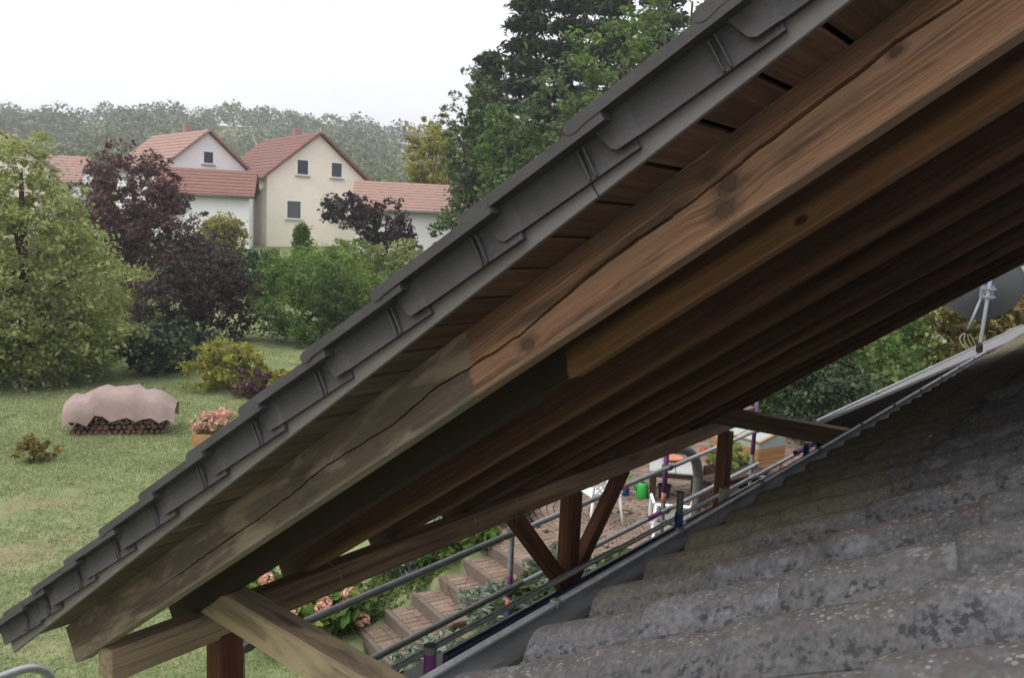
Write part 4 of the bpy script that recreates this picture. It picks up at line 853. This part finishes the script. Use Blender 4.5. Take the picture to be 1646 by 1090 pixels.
def planter():
    loc = (13.1, 5.35, -4.1); T = thing('flower_trough', loc, 'trough of red geraniums and pale green leaves behind the far post', 'planter'); m = Matrix.Translation(loc) @ Matrix.Rotation(math.radians(-15), 4, 'Z'); rng = np.random.default_rng(31)
    MB().box((-.42, -.14, .22), (.42, .14, .42), .015).build('trough', M_DKWOOD, T, m)
    for sx in (-1, 1): MB().box((sx * .32 - .04, -.12, 0), (sx * .32 + .04, .12, .219), .006).build('stand', M_DKWOOD, T, m)
    C, P = clump_points([((loc[0], loc[1], loc[2] + .56), (.5, .28, .22))], 60, 22, .10, rng, .3); v, f = leaf_quads(P, None, .036, rng, .75); link(bpy.data.objects.new('leaves', np_mesh('leaves', v, f, LF_BRIGHT)), T)
    for i in range(14):
        c = np.array([loc[0] + rng.uniform(-.5, .1), loc[1] + rng.uniform(-.1, .35), loc[2] + rng.uniform(.5, .8)]); d = rng.normal(size=(40, 3)) * .02; v, f = leaf_quads(c + d, None, .016, rng, .8); link(bpy.data.objects.new('flower_head', np_mesh('flower_head', v, f, LF_RED)), T)
planter()
def cold_frame():
    loc = (14.35, 5.50, -4.1); T = thing('cold_frame', loc, 'orange wooden cold frame box with sloping hazy glass lid', 'cold frame'); m = Matrix.Translation(loc) @ Matrix.Rotation(math.radians(-18), 4, 'Z') @ Matrix.Diagonal((.62, .62, .60, 1))
    pr = lambda hw: [(-.55, .45), (.55, .45), (.55, 1.38), (-.55, 1.05)]
    for z in (.45, .62, .79): 
        MB().box((-.57, -.85, z), (-.54, .85, z + .16), .004).build('board', M_CFRAME, T, m); MB().box((.54, -.85, z), (.57, .85, z + .16), .004).build('board', M_CFRAME, T, m)
        for sy in (-1, 1): MB().box((-.54, sy * .84 - .014, z), (.54, sy * .84 + .014, z + .16), .004).build('board', M_CFRAME, T, m)
    MB().box((-.55, -.82, .95), (-.535, .82, 1.12), .002).build('pane', M_GLASS, T, m)
    for sy in (-1, 1): MB().prism([(-.54, .955), (.54, .955), (.54, 1.40), (-.54, 1.12)], sy * .83 - .008, sy * .83 + .008).build('pane', M_GLASS, T, m)
    lid = Matrix.Rotation(-math.atan2(.28, 1.08), 4, 'Y')
    ml = m @ Matrix.Translation((-.58, 0, 1.125)) @ lid
    MB().box((0, -.80, .005), (1.18, .80, .013)).build('pane', M_GLASS, T, ml)
    for (lo, hi) in (((0, -.88, 0), (1.2, -.8, .035)), ((0, .8, 0), (1.2, .88, .035)), ((0, -.8, 0), (.07, .8, .035)), ((1.13, -.8, 0), (1.2, .8, .035)), ((.07, -.02, 0), (1.13, .02, .03))): MB().box(lo, hi, .004).build('lid_rail', M_CFRAME, T, ml)
    for sx in (-1, 1):
        for sy in (-1, 1): MB().box((sx * .52 - .035, sy * .80 - .035, 0), (sx * .52 + .035, sy * .80 + .035, .45), .004).build('leg', M_CFRAME, T, m)
cold_frame()
# ================================================================== trees and shrubs behind the terrace
gT = 'bushes and trees behind the terrace'
tree('maple_tree', 'light green maple beyond the far roof edge, left of the dish', 'tree', (24.2, 7.2, -4.3), [((0, 0, 2.0), (2.3, 2.3, 1.5)), ((-1.2, .8, 1.3), (1.6, 1.5, 1.2)), ((.8, -1, 2.4), (1.5, 1.5, 1.0))], LF_MAPLE, 420, 42, .42, .085, .12, gT, 41)
tree('maple_tree', 'yellowing tree right behind the satellite dish', 'tree', (27.5, 5.0, -4.3), [((0, 0, 2.1), (2.2, 2.2, 1.7)), ((.8, -1.4, 1.9), (1.8, 1.6, 1.5))], LF_AUT, 360, 36, .42, .09, .12, gT, 42)
tree('maple_tree', 'low yellowish bush right of the dish mast', 'tree', (29.0, 2.9, -4.3), [((0, 0, 1.8), (2.0, 1.7, 1.5))], LF_AUT, 220, 36, .4, .09, .1, gT, 43)
tree('hazel_bush', 'dark green bush behind the far tie beam', 'bush', (20.5, 7.2, -4.3), [((0, 0, 1.4), (1.7, 1.7, 1.5))], LF_GREEN, 260, 40, .36, .075, .07, gT, 44)
tree('hazel_bush', 'dark evergreen bush behind the cold frame', 'bush', (19.2, 8.6, -4.3), [((0, 0, 1.9), (1.8, 1.6, 2.0))], LF_DARK, 260, 40, .38, .075, .07, gT, 45)
tree('hazel_bush', 'low dark bush right of the cold frame', 'bush', (18.6, 5.5, -4.3), [((0, 0, .75), (1.3, 1.1, .95))], LF_DARK, 200, 36, .3, .06, .06, gT, 46)
tree('laurel_bush', 'large leaved bush in front of the light maple', 'bush', (22.0, 5.4, -4.3), [((0, 0, .95), (1.5, 1.4, 1.15))], LF_MAPLE, 170, 36, .34, .08, .06, gT, 47)
tree('laurel_bush', 'dark laurel bush just past the porch roof tip', 'bush', (24.0, 9.8, -4.3), [((0, 0, 2.2), (2.4, 2.2, 2.3))], LF_DARK, 320, 40, .45, .09, .1, gT, 48)
# ================================================================== garden and village on the left
tree('willow_tree', 'tall pale green tree at the left edge of the lawn', 'tree', (10.6, 24.6, -4.95), [((0, 0, 3.4), (2.1, 2.1, 3.2)), ((1.3, -.4, 2.3), (1.5, 1.5, 2.2)), ((-1.4, .4, 2.4), (1.8, 1.8, 2.4)), ((-.2, .2, 5.4), (1.2, 1.2, 1.4)), ((.5, 0, 1.5), (2.2, 2, 1.4))], LF_WILLOW, 900, 62, .42, .062, .2, None, 51)
p = on_ground(212, 43); tree('copper_beech', 'tall purple leaved copper beech left of the white house', 'tree', p, [((0, 0, 3.9), (2.3, 2.3, 2.6)), ((-.8, .8, 2.2), (2.2, 2, 2)), ((1.0, -1.0, 2.4), (1.8, 1.8, 2.2))], LF_COPPER, 480, 60, .5, .085, .22, None, 52)
p = on_ground(325, 31); tree('smoke_bush', 'dark purple smoke bush in the middle of the garden', 'bush', p, [((0, 0, 2.2), (1.35, 1.35, 1.7)), ((-.9, .6, 1.2), (1.3, 1.3, 1.1)), ((.8, -.6, 1.2), (1.1, 1.1, 1.1))], LF_DKPURP, 400, 50, .36, .065, .1, None, 53)
p = on_ground(492, 30); tree('round_bush', 'broad round green bush beside the tiled verge', 'bush', p, [((0, 0, 1.65), (1.9, 1.9, 1.55)), ((1.1, -1.1, 1.2), (1.4, 1.4, 1.2))], LF_GREEN, 460, 52, .34, .058, .1, None, 54)
p = on_ground(520, 33); tree('round_bush', 'light green bush above the broad round bush', 'bush', p, [((0, 0, 2.1), (1.9, 1.6, 1.2))], LF_BRIGHT, 280, 46, .34, .06, .1, None, 55)
p = on_ground(365, 25.5); shrub('yellow_bush', 'yellow leaved low bush at the end of the lawn', p, (1.25, 1.0), 1.35, LF_YEL, 140, 36, .06, .22, 56, None, 'bush')
p = on_ground(455, 24); shrub('yellow_flowers', 'small yellow bush touching the edge of the verge tiles', p, (.5, .5), .85, LF_YEL, 50, 30, .05, .16, 57, None, 'bush')
p = on_ground(412, 24.5); shrub('plum_bush', 'low dark red bush in front of the yellow bush', p, (.7, .55), .75, LF_COPPER, 70, 36, .05, .16, 58, None, 'bush')
p = on_ground(45, 18.6); shrub('olive_shrub', 'small olive green shrub standing alone on the lawn', p, (.36, .36), .5, LF_AUT, 40, 30, .045, .11, 59, None, 'shrub')
p = on_ground(260, 28); shrub('dark_hedge', 'dark evergreen hedge left below the smoke bush', p, (1.7, 1.2), 1.5, LF_DARK, 150, 40, .08, .3, 60, None, 'bush')
p = on_ground(35, 29); shrub('dark_hedge', 'dark hedge under the tall pale tree', p, (2.6, 1.2), .9, LF_DARK, 150, 40, .08, .28, 61, None, 'bush')
p = on_ground(600, 31); shrub('mixed_hedge', 'green hedge running behind the verge tiles', p, (1.7, 1.6), 1.7, LF_MID, 180, 40, .075, .3, 62, None, 'bush')
for i, (px_, r_, rx, h_, mt, lb) in enumerate([(180, 36, 2.4, 2.0, LF_WILLOW, 'pale green shrub between the tall tree and the copper beech'), (300, 44, 2.2, 2.3, LF_MID, 'mid green shrub below the white house wall'), (415, 42, 2.0, 1.9, LF_DARK, 'dark shrub between smoke bush and white house'), (560, 44, 2.8, 2.2, LF_BRIGHT, 'bright green hedge below the gabled house'), (660, 45, 2.8, 2.3, LF_WILLOW, 'pale hedge below the low white house'), (740, 46, 2.4, 2.4, LF_GREEN, 'green hedge right of the pale hedge'), (360, 52, 1.3, 2.6, LF_YEL, 'yellowish small tree before the white wall'), (50, 42, 3.0, 3.6, LF_MID, 'green tree mass behind the tall pale tree'), (120, 55, 3.5, 4.0, LF_FAR, 'grey green tree behind the copper beech')]):
    q = on_ground(px_, r_); shrub('garden_shrub', lb, q, (rx, rx * .8), h_, mt, 190, 46, .08, .42, 70 + i, 'shrubs in front of the village', 'bush')
p = on_ground(486, 40); conifer('small_fir', 'small dark green fir in front of the gabled house', p, 3.6, 1.0, LF_GREEN, 500, .11, 81, None, .1)
p = on_ground(608, 47); tree('plum_tree', 'purple leaved plum tree right of the gabled house', 'tree', p, [((0, 0, 2.9), (1.5, 1.5, 1.3)), ((-1.2, 1.2, 3.7), (1.2, 1.2, .9)), ((.8, -.8, 1.9), (1.0, 1.0, 1.1))], LF_DKPURP, 220, 36, .4, .11, .12, None, 82)
p = on_ground(690, 66); tree('yellow_tree', 'yellow green tree in front of the wood by the low house', 'tree', p, [((0, 0, 6.4), (2.1, 2.1, 3.0)), ((0, 0, 3.6), (1.8, 1.8, 2))], LF_YEL, 260, 36, .6, .16, .2, None, 83)
cf = 'tall conifers behind the verge'
for i, (px_, r_, top, rad, mt, lb) in enumerate([(775, 50, 10.0, 2.2, LF_DARK, 'dark conifer at the left of the tall group'), (835, 47, 15.0, 2.6, LF_DARK, 'tallest dark conifer, left of the group middle'), (900, 49, 17.0, 2.8, LF_DARK, 'tall dark conifer in the middle of the group'), (960, 46, 16.0, 2.6, LF_DARK, 'dark conifer right of the group middle'), (1040, 50, 18.0, 3.0, LF_DARK, 'dark conifer showing above the topmost verge tiles')]):
    q = on_ground(px_, r_); conifer('conifer', lb, q, top - q[2], rad, mt, 1500, .26, 90 + i, cf)
gM = 'broadleaf trees between the conifers'
for i, (px_, r_, top, rx, mt, lb) in enumerate([(755, 44, 7.3, 1.7, LF_MID, 'leafy green tree left of the conifers'), (820, 40, 5.6, 1.9, LF_GREEN, 'green tree low in front of the conifers'), (900, 38, 7.6, 2.0, LF_MID, 'green tree behind the third visible verge tile'), (985, 36, 9.6, 2.2, LF_MAPLE, 'light green tree high behind the verge tiles'), (1085, 38, 13.0, 2.4, LF_MID, 'green tree top behind the highest visible verge tile')]):
    q = on_ground(px_, r_); hh = top - q[2]; tree('broadleaf_tree', lb, 'tree', q, [((0, 0, hh * .72), (rx, rx, hh * .28)), ((.5, -.3, hh * .45), (rx * 1.05, rx * 1.05, hh * .3)), ((-.4, .3, hh * .25), (rx * .9, rx * .9, hh * .22))], mt, 300, 36, .5, .12, .18, gM, 100 + i)
# ------------------------------------------------------------------ firewood stack and flower bed on the lawn
M_TARP = plain('faded brown pink tarpaulin', (.30, .225, .205), .6, 0, .2, 4, .1)
M_LOGS = wood('split firewood', (.07, .035, .025), (.15, .075, .055), (.24, .14, .10))
def woodpile():
    a = np.array([9.1, 18.95]); c = np.array([10.75, 17.7]); d = c - a; Lw = np.linalg.norm(d); d = d / Lw; z = float(ground_z(*a)); m = frame((a[0], a[1], z), (*d, 0), (-d[1], d[0], 0), (0, 0, 1))
    T = thing('firewood_stack', (float(a[0] + c[0]) / 2, float(a[1] + c[1]) / 2, z), 'stack of reddish firewood under a pale tarpaulin on the lawn', 'wood pile'); rng = np.random.default_rng(77); b = MB()
    for j in range(7):
        for i in range(int(Lw / .125)):
            if abs(2 * i / int(Lw / .125) - 1) ** 2.5 * .35 > 1 - (j + 1.6) / 8.5: continue
            r = rng.uniform(.038, .068); x = .07 + .125 * i + (.06 if j % 2 else 0); zz = .06 + j * .108; b.tube([(x, -.34 - rng.uniform(0, .05), zz), (x, .34 + rng.uniform(0, .05), zz)], r, int(rng.integers(4, 8)))
    o = b.build('logs', M_LOGS, T, m); tag(o, kind='stuff')
    n = 14; v = []; f = []; prof = [(-.52, .42), (-.50, .60), (-.46, .78), (-.36, .92), (-.2, 1.0), (0, 1.03), (.2, 1.0), (.36, .92), (.46, .78), (.50, .55), (.52, .40)]
    for i in range(n + 1):
        for (y, zz) in prof: v.append((-.1 + (Lw + .22) * i / n, y * (1 + .05 * math.sin(i * 2.3)) + rng.normal(0, .018), zz * (1 - .35 * abs(2 * i / n - 1) ** 2.5) + rng.normal(0, .026) + .035 * math.sin(i * 1.7) - .10 * (y < 0) * (i % 3 == 0) * (zz < .7)))
    k = len(prof)
    for i in range(n):
        for j in range(k - 1): q = i * k + j; f.append((q, q + 1, q + k + 1, q + k))
    N = len(v); v += [(x, y, zz - .008) for x, y, zz in v]; f += [tuple(t + N for t in q[::-1]) for q in f]; tb = MB(); tb.add(v, f); tb.build('tarpaulin', M_TARP, T, m, True)
woodpile()
def flower_bed():
    p = on_ground(350, 19.6); T = thing('raised_bed', p, 'small raised bed with peach and white flowers beside the verge', 'flower bed'); m = Matrix.Translation(p) @ Matrix.Rotation(.6, 4, 'Z'); rng = np.random.default_rng(78)
    for (lo, hi) in (((-.55, -.35, -.05), (.55, -.31, .28)), ((-.55, .31, -.05), (.55, .35, .28)), ((-.55, -.309, -.05), (-.51, .309, .28)), ((.51, -.309, -.05), (.55, .309, .28))): MB().box(lo, hi, .005).build('board', M_CFRAME, T, m)
    MB().box((-.509, -.309, -.05), (.509, .309, .24)).build('soil', M_SOIL, T, m)
    C, P = clump_points([((p[0], p[1], p[2] + .45), (.55, .45, .25))], 50, 22, .12, rng, .2); v, f = leaf_quads(P, None, .035, rng, .7); link(bpy.data.objects.new('flowers', np_mesh('flowers', v, f, LF_PINK)), T); tag(T.children[-1] if T.children else T, kind=None)
    C, P = clump_points([((p[0], p[1], p[2] + .36), (.55, .42, .2))], 30, 20, .12, rng, .2); v, f = leaf_quads(P, None, .035, rng, .6); link(bpy.data.objects.new('leaves', np_mesh('leaves', v, f, LF_GREEN)), T)
flower_bed()
# ------------------------------------------------------------------ village houses
M_CREAM = plain('cream render', (.84, .76, .67), .9, 0, .06, 1); M_WHT = plain('white render', (.83, .83, .84), .9, 0, .05, 1)
M_RTILE = plain('red clay roof', (.215, .11, .093), .85, 0, .2, 3); M_RTILE2 = plain('faded pink clay roof', (.32, .205, .17), .85, 0, .2, 3); M_WIN = plain('dark window pane', (.06, .07, .08), .15, 0, .1, 1, 0, .6)
def gable_house(c, rz, wx, ly, eave, ridge, wall, roof, label, wins, chim=True):
    """gable end faces local -y; ridge along y"""
    z0 = float(ground_z(c[0], c[1])) - .6; loc = (c[0], c[1], z0); T = thing('village_house', loc, label, 'house', 'village houses'); m = Matrix.Translation(loc) @ Matrix.Rotation(rz, 4, 'Z'); hw = wx / 2
    W = MB().prism([(-hw, 0), (hw, 0), (hw, eave), (0, ridge), (-hw, eave)], 0, ly).build('wall', wall, T, m)
    sl = math.atan2(ridge - eave, hw); L_ = hw / math.cos(sl) + .45
    for sg in (-1, 1):
        mm = m @ Matrix.Translation((0, 0, ridge + .10)) @ (Matrix.Rotation(sl, 4, 'Y') if sg > 0 else Matrix.Rotation(math.pi, 4, 'Z') @ Matrix.Rotation(sl, 4, 'Y'))
        y0, y1 = (-.35, ly + .35) if sg > 0 else (-ly - .35, .35)
        r = MB(); r.box((0, y0, 0), (L_, y1, .12), .02); nb = int(L_ / .42)
        for i in range(nb): r.box((.42 * i, y0, .12), (.42 * i + .36, y1, .15))
        ro = r.build('roof', roof, T, mm); MB().tube([(L_ + .05, y0, .02), (L_ + .05, y1, .02)], .07, 8).build('gutter', M_GALVD, ro, mm, True)
    if chim: MB().box((.5, ly * .55, ridge - .6), (1.05, ly * .55 + .55, ridge + .9), .02).build('chimney', M_RTILE2, T, m)
    for (x, y, z, ww, hh, face) in wins:
        mw = m @ (Matrix.Translation((x, -.02, z)) if face == 'g' else Matrix.Translation((-hw - .02, y, z)) @ Matrix.Rotation(-math.pi / 2, 4, 'Z') if face == 'l' else Matrix.Translation((hw + .02, y, z)) @ Matrix.Rotation(math.pi / 2, 4, 'Z'))
        MB().box((-ww / 2 - .1, -.12, -.10), (ww / 2 + .1, .05, -.02), .01).build('sill', M_SLATE, T, mw); wn = MB().box((-ww / 2, 0, 0), (ww / 2, .06, hh), .01).build('window', M_WHT, T, mw); MB().box((-ww / 2 + .08, -.012, .08), (ww / 2 - .08, .02, hh - .08)).build('pane', M_WIN, wn, mw)
face = math.atan2(47, 40) - math.pi / 2           # gable turned towards the camera
p = gp(512, 340, 62); gable_house((p[0], p[1]), face + .42, 7.4, 10, 5.2, 8.2, M_CREAM, M_RTILE, 'cream gabled house with red roof in the village', [(-1.2, 0, 5.4, .9, 1.1, 'g'), (1.3, 0, 5.4, .9, 1.1, 'g'), (-1.8, 0, 2.4, 1.1, 1.3, 'g'), (1.4, 0, 2.4, 1.1, 1.3, 'g')])
p = gp(335, 340, 64); gable_house((p[0], p[1]), face + .55, 6.0, 9, 5.4, 7.9, M_WHT, M_RTILE2, 'white house with faded roof left of the gabled house', [(-1, 0, 3.2, 1.0, 1.3, 'g'), (1, 0, 3.2, 1.0, 1.3, 'g'), (0, 0, 5.8, .8, .9, 'g')])
p = gp(405, 340, 60); gable_house((p[0], p[1]), face + math.pi / 2, 4.6, 5.5, 3.9, 5.3, M_WHT, M_RTILE, 'low white wing between the two taller houses', [], False)
p = gp(705, 340, 58); gable_house((p[0] + 2.9, p[1] - 3.2), face + math.pi / 2 - .1, 6.5, 9.5, 3.6, 5.2, M_WHT, M_RTILE2, 'long low white house with pink roof right of the plum tree', [], False)
p = gp(-25, 330, 60); gable_house((p[0], p[1]), face + .5, 7, 9, 5.0, 7.4, M_CREAM, M_RTILE2, 'house with pink roof at the far left edge', [(0, 0, 2.5, 1, 1.2, 'g')])
p = gp(140, 330, 75); gable_house((p[0], p[1]), face + math.pi / 2, 6, 12, 3.6, 5.4, M_WHT, M_RTILE2, 'low pink roofed house behind the copper beech', [], False)
# ------------------------------------------------------------------ wooded hill
def hill_wood():
    rng = np.random.default_rng(15); n = 2100; az = np.radians(rng.uniform(5, 105, n)); r = 95 + 330 * rng.uniform(0, 1, n) ** .9; x, y = r * np.cos(az), r * np.sin(az); z = ground_z(x, y); hh = rng.uniform(4, 9, n) * np.clip(r / 180, .75, 1.5); rad = hh * rng.uniform(.35, .55, n)
    per = 180; d = rng.normal(size=(n, per, 3)); d /= np.linalg.norm(d, axis=2)[:, :, None]; d[:, :, 2] = np.abs(d[:, :, 2]) * 1.1 - .25
    P = np.stack([x, y, z + hh * .30], 1)[:, None, :] + d * rad[:, None, None] * rng.uniform(.7, 1.08, (n, per, 1)) * np.array([1, 1, 1.15]); size = np.repeat(rad * .105, per)[:, None]
    v, f = leaf_quads(P.reshape(-1, 3), None, size, rng, .75, .3)
    tag(link(bpy.data.objects.new('hill_wood', np_mesh('hill_wood', v, f, LF_FAR))), 'wooded hill closing the view behind the village', 'wood', kind='stuff')
hill_wood()
# ------------------------------------------------------------------ thin haze in the valley
def haze():
    m = bpy.data.materials.new('haze'); m.use_nodes = True; t = m.node_tree; t.nodes.clear(); o = t.nodes.new('ShaderNodeOutputMaterial'); p = t.nodes.new('ShaderNodeVolumePrincipled')
    p.inputs['Color'].default_value = (.93, .95, 1, 1); p.inputs['Density'].default_value = .0009; p.inputs['Anisotropy'].default_value = .2; t.links.new(p.outputs[0], o.inputs['Volume'])
    tag(MB().box((-1160, -1160, -8), (1180, 1180, 105)).build('haze', m), 'thin pale haze over the valley', 'haze', kind='stuff')
haze()
# ------------------------------------------------------------------ lift everything so that the terrace lies at z = 0
for o in SC.objects:
    if o.parent is None and o.type in {'MESH', 'EMPTY'}: o.location.z += H
